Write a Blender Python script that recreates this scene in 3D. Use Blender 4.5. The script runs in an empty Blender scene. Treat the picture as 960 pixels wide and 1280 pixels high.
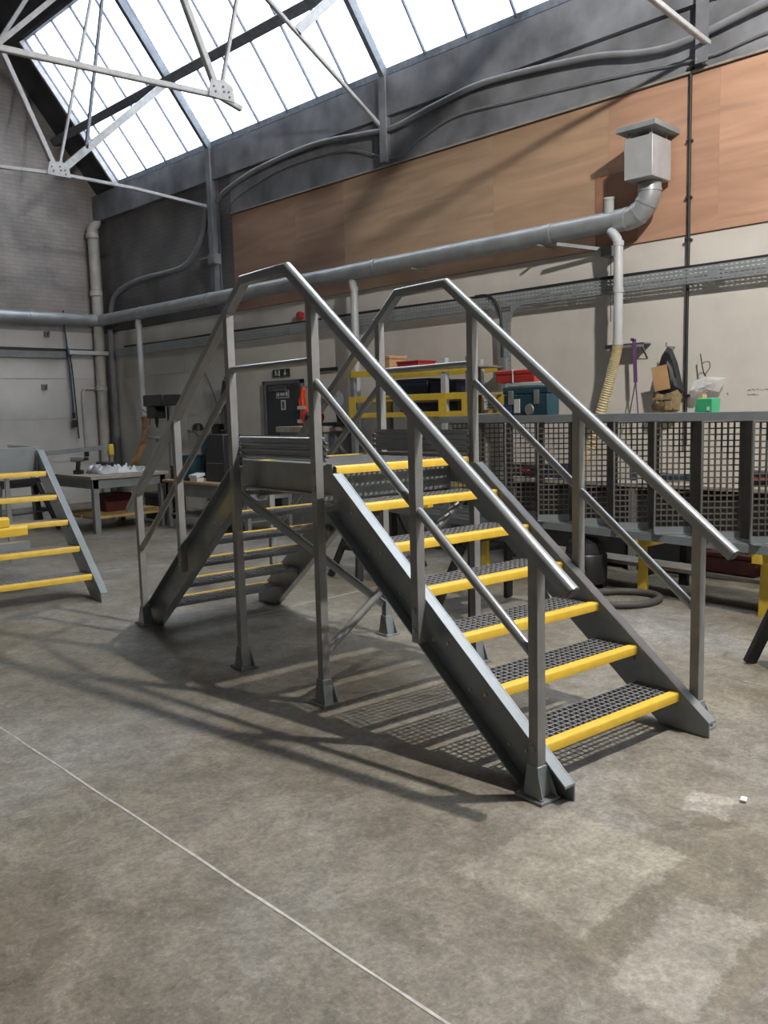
import bpy, bmesh, math, random
from mathutils import Vector, Matrix
random.seed(7)
R = math.radians
scene = bpy.context.scene
COL = scene.collection
A7 = R(7.0)                      # the building is turned 7 degrees against the step-over stair

# ------------------------------------------------------------------ camera
cam_d = bpy.data.cameras.new('camera')
cam = bpy.data.objects.new('camera', cam_d); COL.objects.link(cam)
yaw, pitch, roll, FPX = 0.6660, -0.1179, -0.0264, 1069.74
fw = Vector((math.sin(yaw)*math.cos(pitch), math.cos(yaw)*math.cos(pitch), math.sin(pitch)))
rt = Vector((math.cos(yaw), -math.sin(yaw), 0)); up = rt.cross(fw)
rr = rt*math.cos(roll) + up*math.sin(roll); uu = -rt*math.sin(roll) + up*math.cos(roll)
SR = Matrix.Rotation(-A7, 4, 'Z')    # stair frame -> building frame (the walls run along the axes)
cam.matrix_world = SR @ Matrix(((rr.x, uu.x, -fw.x, -2.6923), (rr.y, uu.y, -fw.y, -3.8380), (rr.z, uu.z, -fw.z, 1.6298), (0, 0, 0, 1)))
cam_d.sensor_fit = 'VERTICAL'; cam_d.sensor_height = 24.0; cam_d.lens = 24.0*FPX/1280.0
cam_d.clip_start = 0.05; cam_d.clip_end = 300
scene.camera = cam

# ------------------------------------------------------------------ sky and exposure
world = bpy.data.worlds.new('overcast_sky'); scene.world = world; world.use_nodes = True
bg = world.node_tree.nodes['Background']
bg.inputs[0].default_value = (0.88, 0.94, 1.0, 1); bg.inputs[1].default_value = 6.6
vs = scene.view_settings
vs.view_transform = 'Standard'; vs.look = 'None'; vs.gamma = 1.0; vs.use_curve_mapping = False; vs.exposure = 0.0
scene.display_settings.display_device = 'sRGB'

LAMP_W = 1450.0                   # power of one high bay lamp

# ------------------------------------------------------------------ materials
MATS = {}
def nodes_of(m):
    m.use_nodes = True
    nt = m.node_tree
    return nt, nt.nodes, nt.links, nt.nodes['Principled BSDF']
def mat(name, col, rough=0.5, metal=0.0, var=0.12, scale=6.0, bump=0.0, bscale=60.0, detail=5.0, spec=0.5, coat=0.0, crough=0.12):
    """painted or raw surface with a faint uneven tone and fine relief"""
    if name in MATS: return MATS[name]
    m = bpy.data.materials.new(name); nt, N, L, p = nodes_of(m)
    tc = N.new('ShaderNodeTexCoord')
    n1 = N.new('ShaderNodeTexNoise'); n1.inputs['Scale'].default_value = scale; n1.inputs['Detail'].default_value = detail
    L.new(tc.outputs['Object'], n1.inputs['Vector'])
    rp = N.new('ShaderNodeValToRGB')
    a = [max(0, c*(1-var)) for c in col]; b = [min(1, c*(1+var)) for c in col]
    rp.color_ramp.elements[0].position = 0.3; rp.color_ramp.elements[1].position = 0.7
    rp.color_ramp.elements[0].color = (*a, 1); rp.color_ramp.elements[1].color = (*b, 1)
    L.new(n1.outputs['Fac'], rp.inputs['Fac']); L.new(rp.outputs['Color'], p.inputs['Base Color'])
    p.inputs['Roughness'].default_value = rough; p.inputs['Metallic'].default_value = metal
    p.inputs['Specular IOR Level'].default_value = spec
    if coat: p.inputs['Coat Weight'].default_value = coat; p.inputs['Coat Roughness'].default_value = crough; p.inputs['Coat IOR'].default_value = 1.6
    if bump > 0:
        n2 = N.new('ShaderNodeTexNoise'); n2.inputs['Scale'].default_value = bscale; n2.inputs['Detail'].default_value = 3
        L.new(tc.outputs['Object'], n2.inputs['Vector'])
        bp = N.new('ShaderNodeBump'); bp.inputs['Strength'].default_value = bump; bp.inputs['Distance'].default_value = 0.01
        L.new(n2.outputs['Fac'], bp.inputs['Height']); L.new(bp.outputs['Normal'], p.inputs['Normal'])
    MATS[name] = m
    return m

GRP = mat('grp_grey', (0.200, 0.226, 0.240), 0.40, var=0.10, scale=9, bump=0.03, bscale=120, coat=0.95, crough=0.20)
RAIL = mat('grp_rail', (0.215, 0.23, 0.24), 0.30, var=0.06, scale=12, coat=1.0, crough=0.14)
POST = mat('grp_post', (0.225, 0.225, 0.222), 0.42, var=0.12, scale=9, bump=0.03, bscale=90, coat=0.5, crough=0.25)
GRATE = mat('grp_grating', (0.235, 0.235, 0.24), 0.5, var=0.15, scale=30)
YEL = mat('safety_yellow', (0.72, 0.465, 0.042), 0.45, var=0.08, scale=14, bump=0.08, bscale=250)
STEEL = mat('zinc_bolt', (0.45, 0.45, 0.44), 0.35, metal=0.8, var=0.1)
GALV = mat('galvanised_duct', (0.34, 0.36, 0.375), 0.38, metal=0.35, var=0.14, scale=5, bump=0.03, bscale=30)
TRAYM = mat('galvanised_tray', (0.30, 0.33, 0.345), 0.45, metal=0.3, var=0.1, scale=8)
PVC = mat('grey_plastic_pipe', (0.44, 0.45, 0.46), 0.4, var=0.06)
TRUSSW = mat('flaking_white_paint', (0.40, 0.40, 0.405), 0.6, var=0.16, scale=14, bump=0.1)
TRUSSD = mat('dark_purlin_paint', (0.15, 0.17, 0.20), 0.6, var=0.25, scale=12)
DARK = mat('dark_roof_lining', (0.055, 0.058, 0.066), 0.8, var=0.35, scale=3)
CONC = mat('dirty_render', (0.19, 0.195, 0.215), 0.85, var=0.40, scale=2.2, bump=0.15, bscale=25)
BLACK = mat('black_plastic', (0.018, 0.018, 0.020), 0.45, var=0.2)
BLACKR = mat('black_rubber', (0.022, 0.022, 0.024), 0.6, var=0.2)
BLUE = mat('blue_plastic', (0.012, 0.050, 0.072), 0.4, var=0.2)
NAVY = mat('navy_crate', (0.015, 0.022, 0.055), 0.45, var=0.2)
RED = mat('red_plastic', (0.36, 0.03, 0.025), 0.4, var=0.15)
GREEN = mat('green_plastic', (0.05, 0.40, 0.19), 0.35, var=0.1)
CARD = mat('cardboard', (0.50, 0.30, 0.15), 0.8, var=0.12)
TAN = mat('tan_canvas', (0.26, 0.19, 0.10), 0.9, var=0.25, scale=30, bump=0.3, bscale=80)
CREAM = mat('cream_hose', (0.52, 0.43, 0.24), 0.55, var=0.1)
WOODL = mat('pale_timber', (0.42, 0.29, 0.16), 0.7, var=0.2, scale=14)
WOODG = mat('worn_bench_timber', (0.30, 0.27, 0.23), 0.75, var=0.2, scale=9)
BENCHG = mat('bench_grey_steel', (0.19, 0.20, 0.205), 0.5, var=0.15)
HOLLOWD = mat('dark_rail_hollow', (0.05, 0.052, 0.055), 0.5)  # dark tone standing for the shade in the open handrail ends
WHITEP = mat('white_paper', (0.72, 0.73, 0.75), 0.6, var=0.05)
ORANGE = mat('hi_vis_orange', (0.85, 0.09, 0.02), 0.7, var=0.15)
PURPLE = mat('purple_strap', (0.13, 0.06, 0.16), 0.7, var=0.15)
DOORM = mat('door_grey', (0.030, 0.036, 0.042), 0.45, var=0.1)
FRAMEM = mat('door_frame_paint', (0.10, 0.11, 0.115), 0.5, var=0.1)
PIPEW = mat('painted_iron_pipe', (0.44, 0.42, 0.38), 0.55, var=0.18, scale=4)
CABLE = mat('grey_cable', (0.20, 0.205, 0.22), 0.55, var=0.15)
LEAD = mat('dull_blue_hose', (0.035, 0.055, 0.12), 0.5, var=0.15)
RACKY = mat('rack_yellow', (0.68, 0.47, 0.05), 0.5, var=0.12)
SIGNG = mat('exit_sign_dark', (0.012, 0.03, 0.022), 0.4)
SIGNW = mat('sign_white', (0.62, 0.65, 0.64), 0.5, var=0.05)
CHALK = mat('floor_joint_filler', (0.50, 0.48, 0.45), 0.85, var=0.25, scale=20)
INK = mat('marker_ink', (0.03, 0.03, 0.04), 0.7)

# floor: worn, dusty power-floated concrete with paler scabbled patches
def floor_material():
    m = bpy.data.materials.new('worn_concrete'); nt, N, L, p = nodes_of(m)
    tc = N.new('ShaderNodeTexCoord'); V = tc.outputs['Object']
    def noise(sc, det=6, rough=0.6, dist=0.0, vec=None):
        n = N.new('ShaderNodeTexNoise'); n.inputs['Scale'].default_value = sc; n.inputs['Detail'].default_value = det
        n.inputs['Roughness'].default_value = rough; n.inputs['Distortion'].default_value = dist
        L.new(vec or V, n.inputs['Vector']); return n.outputs['Fac']
    def ramp(fac, stops):
        r = N.new('ShaderNodeValToRGB'); e = r.color_ramp.elements
        e[0].position, e[0].color = stops[0][0], (*stops[0][1], 1); e[1].position, e[1].color = stops[-1][0], (*stops[-1][1], 1)
        for q, c in stops[1:-1]:
            x = e.new(q); x.color = (*c, 1)
        L.new(fac, r.inputs['Fac']); return r.outputs['Color']
    def mix(kind, fac, a, b):
        x = N.new('ShaderNodeMix'); x.data_type = 'RGBA'; x.blend_type = kind
        if isinstance(fac, float): x.inputs[0].default_value = fac
        else: L.new(fac, x.inputs[0])
        for i, v in ((6, a), (7, b)):
            if isinstance(v, tuple): x.inputs[i].default_value = (*v, 1)
            else: L.new(v, x.inputs[i])
        return x.outputs[2]
    def math_(op, a, b=None, c=None):
        x = N.new('ShaderNodeMath'); x.operation = op
        for i, v in enumerate((a, b, c)):
            if v is None: continue
            if isinstance(v, (int, float)): x.inputs[i].default_value = v
            else: L.new(v, x.inputs[i])
        return x.outputs[0]
    base = ramp(noise(0.55, 5, 0.6, 0.4), [(0.36, (0.162, 0.137, 0.098)), (0.5, (0.202, 0.180, 0.144)), (0.64, (0.250, 0.236, 0.216))])
    c = base
    # patches where the top skin was ground away, each a ragged-edged rectangle in plan
    sep = N.new('ShaderNodeSeparateXYZ'); L.new(V, sep.inputs[0])
    wob = math_('MULTIPLY', math_('SUBTRACT', noise(6, 10, 0.80), 0.5), 0.22)
    def rect(cx, cy, hx, hy, ang):
        ca, sa = math.cos(ang), math.sin(ang)
        dx = math_('SUBTRACT', sep.outputs[0], cx); dy = math_('SUBTRACT', sep.outputs[1], cy)
        u = math_('ADD', math_('MULTIPLY', dx, ca), math_('MULTIPLY', dy, sa))
        v = math_('SUBTRACT', math_('MULTIPLY', dy, ca), math_('MULTIPLY', dx, sa))
        d = math_('MAXIMUM', math_('SUBTRACT', math_('ABSOLUTE', u), hx), math_('SUBTRACT', math_('ABSOLUTE', v), hy))
        mr = N.new('ShaderNodeMapRange'); mr.inputs[1].default_value = 0.010; mr.inputs[2].default_value = -0.010
        L.new(math_('ADD', d, wob), mr.inputs[0]); return mr.outputs[0]
    PATCH = [P for P in FLOOR_PATCHES]
    for (cx, cy, hx, hy, ang, col, k) in PATCH:
        c = mix('MIX', math_('MULTIPLY', rect(cx, cy, hx, hy, ang), k), c, col)
    blot = ramp(noise(2.6, 9, 0.72, 0.7), [(0.36, (0.70, 0.69, 0.66)), (0.50, (1, 1, 1)), (0.64, (1.30, 1.30, 1.31))])
    c = mix('MULTIPLY', 0.9, c, blot)
    mid = ramp(noise(11, 8, 0.75, 0.6), [(0.37, (0.72, 0.72, 0.71)), (0.63, (1.26, 1.26, 1.26))])
    c = mix('MULTIPLY', 0.85, c, mid)
    fine = ramp(noise(46, 5, 0.75), [(0.36, (0.70, 0.70, 0.70)), (0.64, (1.28, 1.28, 1.28))])
    c = mix('MULTIPLY', 0.85, c, fine)
    # pale scuffs and dropped plaster specks
    sc = ramp(noise(6.0, 10, 0.80, 1.4), [(0.55, (0, 0, 0)), (0.68, (1, 1, 1))])
    c = mix('MIX', math_('MULTIPLY', sc, 0.45), c, (0.40, 0.38, 0.35))
    spk = ramp(noise(60, 3, 0.6), [(0.61, (0, 0, 0)), (0.67, (1, 1, 1))])
    c = mix('MIX', math_('MULTIPLY', spk, 0.20), c, (0.46, 0.44, 0.40))
    drk = ramp(noise(17, 6, 0.7, 0.5), [(0.60, (0, 0, 0)), (0.70, (1, 1, 1))])
    c = mix('MIX', math_('MULTIPLY', drk, 0.28), c, (0.09, 0.08, 0.065))
    L.new(c, p.inputs['Base Color'])
    rg = N.new('ShaderNodeMapRange'); rg.inputs[3].default_value = 0.34; rg.inputs[4].default_value = 0.66
    L.new(noise(2.4, 6, 0.6), rg.inputs[0]); L.new(rg.outputs[0], p.inputs['Roughness'])
    p.inputs['Specular IOR Level'].default_value = 0.45
    bp = N.new('ShaderNodeBump'); bp.inputs['Strength'].default_value = 0.25; bp.inputs['Distance'].default_value = 0.004
    L.new(noise(70, 5, 0.7), bp.inputs['Height']); L.new(bp.outputs['Normal'], p.inputs['Normal'])
    return m
FLOOR_PATCHES = [
    (0.04, -2.24, 0.27, 0.24, R(-12), (0.150, 0.126, 0.088), 0.7),
    (-0.43, -2.27, 0.44, 0.060, R(3), (0.160, 0.136, 0.096), 0.7),
    (-0.40, -1.96, 0.34, 0.27, R(4), (0.285, 0.260, 0.208), 0.75),
    (-0.54, -2.50, 0.28, 0.125, R(10), (0.295, 0.272, 0.224), 0.8),
    (0.38, -2.03, 0.10, 0.09, R(15), (0.400, 0.375, 0.330), 0.55),
]

# painted wall: white below a paint line, sooty brick above it
def wall_material(name, zline, upper, brick=True, white=(0.60, 0.575, 0.53)):
    m = bpy.data.materials.new(name); nt, N, L, p = nodes_of(m)
    tc = N.new('ShaderNodeTexCoord'); V = tc.outputs['Object']
    sep = N.new('ShaderNodeSeparateXYZ'); L.new(V, sep.inputs[0])
    n1 = N.new('ShaderNodeTexNoise'); n1.inputs['Scale'].default_value = 0.9; n1.inputs['Detail'].default_value = 8; n1.inputs['Roughness'].default_value = 0.65
    L.new(V, n1.inputs['Vector'])
    r1 = N.new('ShaderNodeValToRGB'); e = r1.color_ramp.elements
    e[0].position, e[0].color = 0.30, (*[c*0.80 for c in white], 1); e[1].position, e[1].color = 0.62, (*white, 1)
    L.new(n1.outputs['Fac'], r1.inputs['Fac'])
    n2 = N.new('ShaderNodeTexNoise'); n2.inputs['Scale'].default_value = 1.4; n2.inputs['Detail'].default_value = 7
    L.new(V, n2.inputs['Vector'])
    r2 = N.new('ShaderNodeValToRGB'); e = r2.color_ramp.elements
    e[0].position, e[0].color = 0.3, (*[c*0.72 for c in upper], 1); e[1].position, e[1].color = 0.7, (*[c*1.25 for c in upper], 1)
    L.new(n2.outputs['Fac'], r2.inputs['Fac'])
    up = r2.outputs['Color']
    bk = N.new('ShaderNodeTexBrick'); bk.inputs['Scale'].default_value = 1.0
    bk.inputs['Brick Width'].default_value = 0.225; bk.inputs['Row Height'].default_value = 0.075; bk.inputs['Mortar Size'].default_value = 0.008
    bk.inputs['Color1'].default_value = (1, 1, 1, 1); bk.inputs['Color2'].default_value = (0.80, 0.80, 0.80, 1); bk.inputs['Mortar'].default_value = (0.62, 0.62, 0.62, 1)
    cmb = N.new('ShaderNodeCombineXYZ'); ad = N.new('ShaderNodeMath'); ad.operation = 'ADD'
    L.new(sep.outputs[0], ad.inputs[0]); L.new(sep.outputs[1], ad.inputs[1])
    L.new(ad.outputs[0], cmb.inputs[0]); L.new(sep.outputs[2], cmb.inputs[1]); L.new(cmb.outputs[0], bk.inputs['Vector'])
    if brick:
        mx = N.new('ShaderNodeMix'); mx.data_type = 'RGBA'; mx.blend_type = 'MULTIPLY'; mx.inputs[0].default_value = 0.45
        L.new(up, mx.inputs[6]); L.new(bk.outputs['Color'], mx.inputs[7]); up = mx.outputs[2]
    gt = N.new('ShaderNodeMath'); gt.operation = 'GREATER_THAN'; gt.inputs[1].default_value = zline; L.new(sep.outputs[2], gt.inputs[0])
    fx = N.new('ShaderNodeMix'); fx.data_type = 'RGBA'; L.new(gt.outputs[0], fx.inputs[0]); L.new(r1.outputs['Color'], fx.inputs[6]); L.new(up, fx.inputs[7])
    L.new(fx.outputs[2], p.inputs['Base Color']); p.inputs['Roughness'].default_value = 0.75; p.inputs['Specular IOR Level'].default_value = 0.25
    bp = N.new('ShaderNodeBump'); bp.inputs['Strength'].default_value = 0.3; bp.inputs['Distance'].default_value = 0.006
    hm = N.new('ShaderNodeMath'); hm.operation = 'MULTIPLY'; L.new(bk.outputs['Fac'], hm.inputs[0]); L.new(gt.outputs[0], hm.inputs[1])
    L.new(hm.outputs[0], bp.inputs['Height']); bp.invert = True; L.new(bp.outputs['Normal'], p.inputs['Normal'])
    return m

def ply_material(i, col):
    m = bpy.data.materials.new('plywood_sheet_%d' % i); nt, N, L, p = nodes_of(m)
    tc = N.new('ShaderNodeTexCoord'); mp = N.new('ShaderNodeMapping'); L.new(tc.outputs['Object'], mp.inputs[0])
    mp.inputs['Scale'].default_value = (1.0, 0.28, 2.3); mp.inputs['Location'].default_value = (i*3.1, i*1.7, i*0.9)
    n1 = N.new('ShaderNodeTexNoise'); n1.inputs['Scale'].default_value = 1.9; n1.inputs['Detail'].default_value = 7; n1.inputs['Distortion'].default_value = 1.4
    L.new(mp.outputs[0], n1.inputs['Vector'])
    r1 = N.new('ShaderNodeValToRGB'); e = r1.color_ramp.elements
    e[0].position, e[0].color = 0.32, (*[c*0.80 for c in col], 1); e[1].position, e[1].color = 0.68, (*[min(1, c*1.13) for c in col], 1)
    L.new(n1.outputs['Fac'], r1.inputs['Fac'])
    L.new(r1.outputs['Color'], p.inputs['Base Color']); p.inputs['Roughness'].default_value = 0.6; p.inputs['Specular IOR Level'].default_value = 0.3
    return m

def glass_material():
    m = bpy.data.materials.new('wired_roof_glass'); m.use_nodes = True; nt = m.node_tree; N, L = nt.nodes, nt.links
    for n in list(N): N.remove(n)
    out = N.new('ShaderNodeOutputMaterial'); tr = N.new('ShaderNodeBsdfTransparent'); tl = N.new('ShaderNodeBsdfTranslucent')
    gl = N.new('ShaderNodeBsdfGlossy'); gl.inputs['Roughness'].default_value = 0.1
    ns = N.new('ShaderNodeTexNoise'); ns.inputs['Scale'].default_value = 1.6; ns.inputs['Detail'].default_value = 6
    rp = N.new('ShaderNodeValToRGB'); rp.color_ramp.elements[0].position = 0.3; rp.color_ramp.elements[0].color = (0.84, 0.86, 0.88, 1)
    rp.color_ramp.elements[1].position = 0.6; rp.color_ramp.elements[1].color = (0.97, 0.98, 1, 1)
    L.new(ns.outputs['Fac'], rp.inputs['Fac']); L.new(rp.outputs['Color'], tr.inputs['Color']); L.new(rp.outputs['Color'], tl.inputs['Color'])
    m1 = N.new('ShaderNodeMixShader'); m1.inputs[0].default_value = 0.25; L.new(tr.outputs[0], m1.inputs[1]); L.new(tl.outputs[0], m1.inputs[2])
    m2 = N.new('ShaderNodeMixShader'); m2.inputs[0].default_value = 0.04; L.new(m1.outputs[0], m2.inputs[1]); L.new(gl.outputs[0], m2.inputs[2])
    L.new(m2.outputs[0], out.inputs['Surface'])
    return m
GLASS = glass_material()
def film_material():
    m = bpy.data.materials.new('clear_polythene'); nt, N, L, p = nodes_of(m)
    p.inputs['Base Color'].default_value = (0.80, 0.80, 0.80, 1); p.inputs['Roughness'].default_value = 0.25; p.inputs['Alpha'].default_value = 0.55
    n = N.new('ShaderNodeTexNoise'); n.inputs['Scale'].default_value = 18
    bp = N.new('ShaderNodeBump'); bp.inputs['Strength'].default_value = 0.5; L.new(n.outputs['Fac'], bp.inputs['Height']); L.new(bp.outputs['Normal'], p.inputs['Normal'])
    return m
FILM = film_material()

# ------------------------------------------------------------------ mesh helpers
class MB:
    def __init__(s): s.v = []; s.f = []
    def add(s, vs, fs):
        k = len(s.v); s.v += [tuple(v) for v in vs]; s.f += [tuple(i+k for i in f) for f in fs]; return s
    def box(s, x0, x1, y0, y1, z0, z1):
        x0, x1 = min(x0, x1), max(x0, x1); y0, y1 = min(y0, y1), max(y0, y1); z0, z1 = min(z0, z1), max(z0, z1)
        return s.add([(x0,y0,z0),(x1,y0,z0),(x1,y1,z0),(x0,y1,z0),(x0,y0,z1),(x1,y0,z1),(x1,y1,z1),(x0,y1,z1)],
                     [(0,3,2,1),(4,5,6,7),(0,1,5,4),(1,2,6,5),(2,3,7,6),(3,0,4,7)])
    def bar(s, p, q, w, h, upv=(0, 0, 1)):
        """rectangular bar from p to q, w across, h along upv"""
        p, q = Vector(p), Vector(q); d = (q-p).normalized(); u = Vector(upv); a = d.cross(u)
        if a.length < 1e-4: a = d.cross(Vector((1, 0, 0)))
        a.normalize(); u = a.cross(d).normalized(); vs = []
        for c in (p, q):
            for sa, su in ((-1,-1),(1,-1),(1,1),(-1,1)): vs.append(c + a*sa*w/2 + u*su*h/2)
        return s.add(vs, [(0,1,2,3),(7,6,5,4),(0,4,5,1),(1,5,6,2),(2,6,7,3),(3,7,4,0)])
    def tube(s, path, r, n=12, cap=True):
        P = [Vector(p) for p in path]; k0 = len(s.v); rs = r if isinstance(r, (list, tuple)) else [r]*len(P)
        t0 = (P[1]-P[0]).normalized(); ref = Vector((0, 0, 1)) if abs(t0.z) < 0.9 else Vector((1, 0, 0))
        a = t0.cross(ref).normalized()
        rings = []
        for i, c in enumerate(P):
            if i == 0: t = P[1]-P[0]
            elif i == len(P)-1: t = P[-1]-P[-2]
            else: t = (P[i+1]-P[i]).normalized() + (P[i]-P[i-1]).normalized()
            t.normalize(); a = (a - t*a.dot(t)).normalized(); b = t.cross(a)
            rings.append([c + (a*math.cos(2*math.pi*j/n) + b*math.sin(2*math.pi*j/n))*rs[i] for j in range(n)])
        vs = [v for rg in rings for v in rg]; fs = []
        for i in range(len(P)-1):
            for j in range(n):
                fs.append((i*n+j, i*n+(j+1)%n, (i+1)*n+(j+1)%n, (i+1)*n+j))
        if cap: fs.append(tuple(reversed(range(n)))); fs.append(tuple(range((len(P)-1)*n, len(P)*n)))
        return s.add(vs, fs)
    def cyl(s, c, r, h, n=20, r2=None):
        c = Vector(c); return s.tube([c, c+Vector((0, 0, h))], [r, r if r2 is None else r2], n)
    def prism(s, poly, f0, f1):
        """polygon (list of 2-D) mapped by f0 and f1 to the two end caps"""
        n = len(poly); vs = [f0(*p) for p in poly] + [f1(*p) for p in poly]
        fs = [tuple(range(n)), tuple(reversed(range(n, 2*n)))] + [(i, i+n, (i+1) % n+n, (i+1) % n) for i in range(n)]
        return s.add(vs, fs)
    def exx(s, poly, x0, x1): return s.prism(poly, lambda a, b: (x0, a, b), lambda a, b: (x1, a, b))
    def exy(s, poly, y0, y1): return s.prism(poly, lambda a, b: (a, y0, b), lambda a, b: (a, y1, b))
    def exz(s, poly, z0, z1): return s.prism(poly, lambda a, b: (a, b, z0), lambda a, b: (a, b, z1))
    def lathe(s, prof, c=(0, 0, 0), n=20):
        k = len(prof); vs = []; fs = []
        for r, z in prof:
            for j in range(n):
                a = 2*math.pi*j/n; vs.append((c[0]+r*math.cos(a), c[1]+r*math.sin(a), c[2]+z))
        for i in range(k-1):
            for j in range(n): fs.append((i*n+j, i*n+(j+1)%n, (i+1)*n+(j+1)%n, (i+1)*n+j))
        fs.append(tuple(reversed(range(n)))); fs.append(tuple(range((k-1)*n, k*n)))
        return s.add(vs, fs)
    def xf(s, fn): s.v = [tuple(fn(*v)) for v in s.v]; return s
    def mesh(s, name, m, smooth=True):
        me = bpy.data.meshes.new(name); me.from_pydata(s.v, [], s.f); me.update()
        b = bmesh.new(); b.from_mesh(me); bmesh.ops.recalc_face_normals(b, faces=b.faces); b.to_mesh(me); b.free()
        if smooth:
            me.shade_smooth(); me.set_sharp_from_angle(angle=R(38))
        me.materials.append(m); return me
    def build(s, name, m, parent=None, bevel=0.0, smooth=True):
        o = bpy.data.objects.new(name, s.mesh(name, m, smooth)); COL.objects.link(o)
        if parent is not None: o.parent = parent
        if bevel:
            b = o.modifiers.new('bevel', 'BEVEL'); b.width = bevel; b.segments = 2; b.limit_method = 'ANGLE'; b.angle_limit = R(40)
        return o
def linkmesh(name, me, parent, loc=(0, 0, 0), rot=(0, 0, 0)):
    o = bpy.data.objects.new(name, me); COL.objects.link(o); o.parent = parent; o.location = loc; o.rotation_euler = rot; return o
def tag(o, label, cat, group=None):
    o['label'] = label; o['category'] = cat
    if group: o['group'] = group
    return o
def thing(name, label, cat, loc=(0, 0, 0), rz=0.0, group=None):
    o = bpy.data.objects.new(name, None); COL.objects.link(o); o.empty_display_size = 0.1
    o.location = SR @ Vector(loc); o.rotation_euler = (0, 0, rz-A7); return tag(o, label, cat, group)
def struct(o): o['kind'] = 'structure'; return o
def room(n, s, z=0.0):            # building frame: n towards the far wall, s along it
    return Vector((n, s, z))
def rthing(name, label, cat, n, s, z=0.0, rz=0.0, group=None):
    o = thing(name, label, cat, (0, 0, 0), 0, group); o.location = room(n, s, z); o.rotation_euler = (0, 0, rz); return o
def rput(o, n=0.0, s=0.0, z=0.0): o.location = room(n, s, z); o.rotation_euler = (0, 0, 0); return o
def copy_tree(o, parent=None):
    c = o.copy(); COL.objects.link(c); c.parent = parent
    for ch in list(o.children): copy_tree(ch, c)
    return c
def arc(c, r, a0, a1, n, ax, ay):
    c, ax, ay = Vector(c), Vector(ax), Vector(ay)
    return [c + ax*r*math.cos(a0+(a1-a0)*i/n) + ay*r*math.sin(a0+(a1-a0)*i/n) for i in range(n+1)]
def smooth_path(pts, k=6):
    P = [Vector(p) for p in pts]; P = [P[0]*2-P[1]] + P + [P[-1]*2-P[-2]]; out = []
    for i in range(1, len(P)-2):
        for j in range(k):
            t = j/k; a, b, c, d = P[i-1], P[i], P[i+1], P[i+2]
            out.append(0.5*((2*b) + (c-a)*t + (2*a-5*b+4*c-d)*t*t + (3*b-a-3*c+d)*t**3))
    out.append(P[-2]); return out

# ================================================================== THE BUILDING
NW, SE, SB, NB = 5.207, 12.42, -13.0, -12.6      # far wall, gable wall, wall behind, opposite side
ZE = 5.85                                        # eaves
RIDGE1, VAL, RIDGE2 = (3.10, 8.62), (-3.60, 5.85), (-5.85, 8.62)

fl = MB().box(NB, NW+0.2, SB, SE+0.2, -0.25, 0.0).build('floor', floor_material(), smooth=False)
fl.rotation_euler = (0, 0, -A7)
# the slab is laid square to the building; its material is laid out in the stair's frame
fl.data.transform(Matrix.Rotation(A7, 4, 'Z')); struct(fl)
def floor_line(p, q, w, name):
    m = MB(); P, Q = Vector((*p, 0)), Vector((*q, 0)); n = 60; d = (Q-P).normalized(); a = Vector((-d.y, d.x, 0)); vs = []; fs = []
    for i in range(n+1):
        c = P + (Q-P)*i/n + a*random.uniform(-0.0022, 0.0022); ww = w*random.uniform(0.75, 1.2)/2
        vs += [c+a*ww+Vector((0, 0, 0.0015)), c-a*ww+Vector((0, 0, 0.0015)), c+a*ww-Vector((0, 0, .004)), c-a*ww-Vector((0, 0, .004))]
        if i:
            k = 4*i; fs += [(k-4, k-3, k+1, k), (k-4, k, k+2, k-2), (k-3, k-1, k+3, k+1)]
    return m.add(vs, fs).build(name, CHALK, fl, smooth=False)
floor_line((-1.88, 3.72), (-1.02, -4.9), 0.011, 'joint_filler')
floor_line((1.95, -1.30), (2.05, -2.6), 0.005, 'joint_filler')
floor_line((0.6, 2.2), (3.2, 2.52), 0.006, 'joint_filler')

# far wall: white-painted below, plywood sheets over its middle, sooty render at the top
WB = wall_material('far_wall_paint', 3.27, (0.165, 0.158, 0.160), white=(0.66, 0.625, 0.575))
wb = rput(struct(MB().box(NW, NW+0.25, SB, SE, 0, ZE).build('wall_back', WB, smooth=False)))
# left (gable) wall
WL = wall_material('gable_wall_paint', 3.27, (0.30, 0.272, 0.255), white=(0.52, 0.50, 0.475))
prof = [(NB, 0), (NW+0.25, 0), (NW+0.25, ZE+0.3), (RIDGE1[0], RIDGE1[1]+0.3), (VAL[0], VAL[1]+0.3), (RIDGE2[0], RIDGE2[1]+0.3), (NB, ZE+0.3)]
wl = rput(struct(MB().exy(prof, SE, SE+0.25).build('wall_left', WL, smooth=False)))
wr = rput(struct(MB().exy(prof, SB-0.25, SB).build('wall_right', WL, smooth=False)))
wf = rput(struct(MB().box(NB-0.25, NB, SB, SE, 0, ZE+0.3).build('wall_front', WL, smooth=False)))
# lining boards with open joints
LINING = mat('lining_board_paint', (0.52, 0.50, 0.475), 0.7, var=0.16, scale=1.3, bump=0.15, bscale=18)
LININGB = mat('lining_board_paint_back', (0.50, 0.49, 0.455), 0.7, var=0.16, scale=1.3, bump=0.15, bscale=18)
bands = [(0.0, 0.815), (0.825, 1.630), (1.640, 2.378), (2.390, 3.255)]
for i, (a, b) in enumerate(bands):
    for (n0, n1) in [(-1.2, 0.9), (0.908, 2.995), (3.003, 5.195)]:
        MB().box(n0, n1, SE-0.014, SE-0.001, a+0.002, b).build('panel', LINING, wl, smooth=False)
    for (s0, s1) in [(9.614, 12.40), (8.30, 9.606)]:
        MB().box(NW-0.014, NW-0.001, s0, s1, a+0.002, b).build('panel', LININGB, wb, smooth=False)

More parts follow.
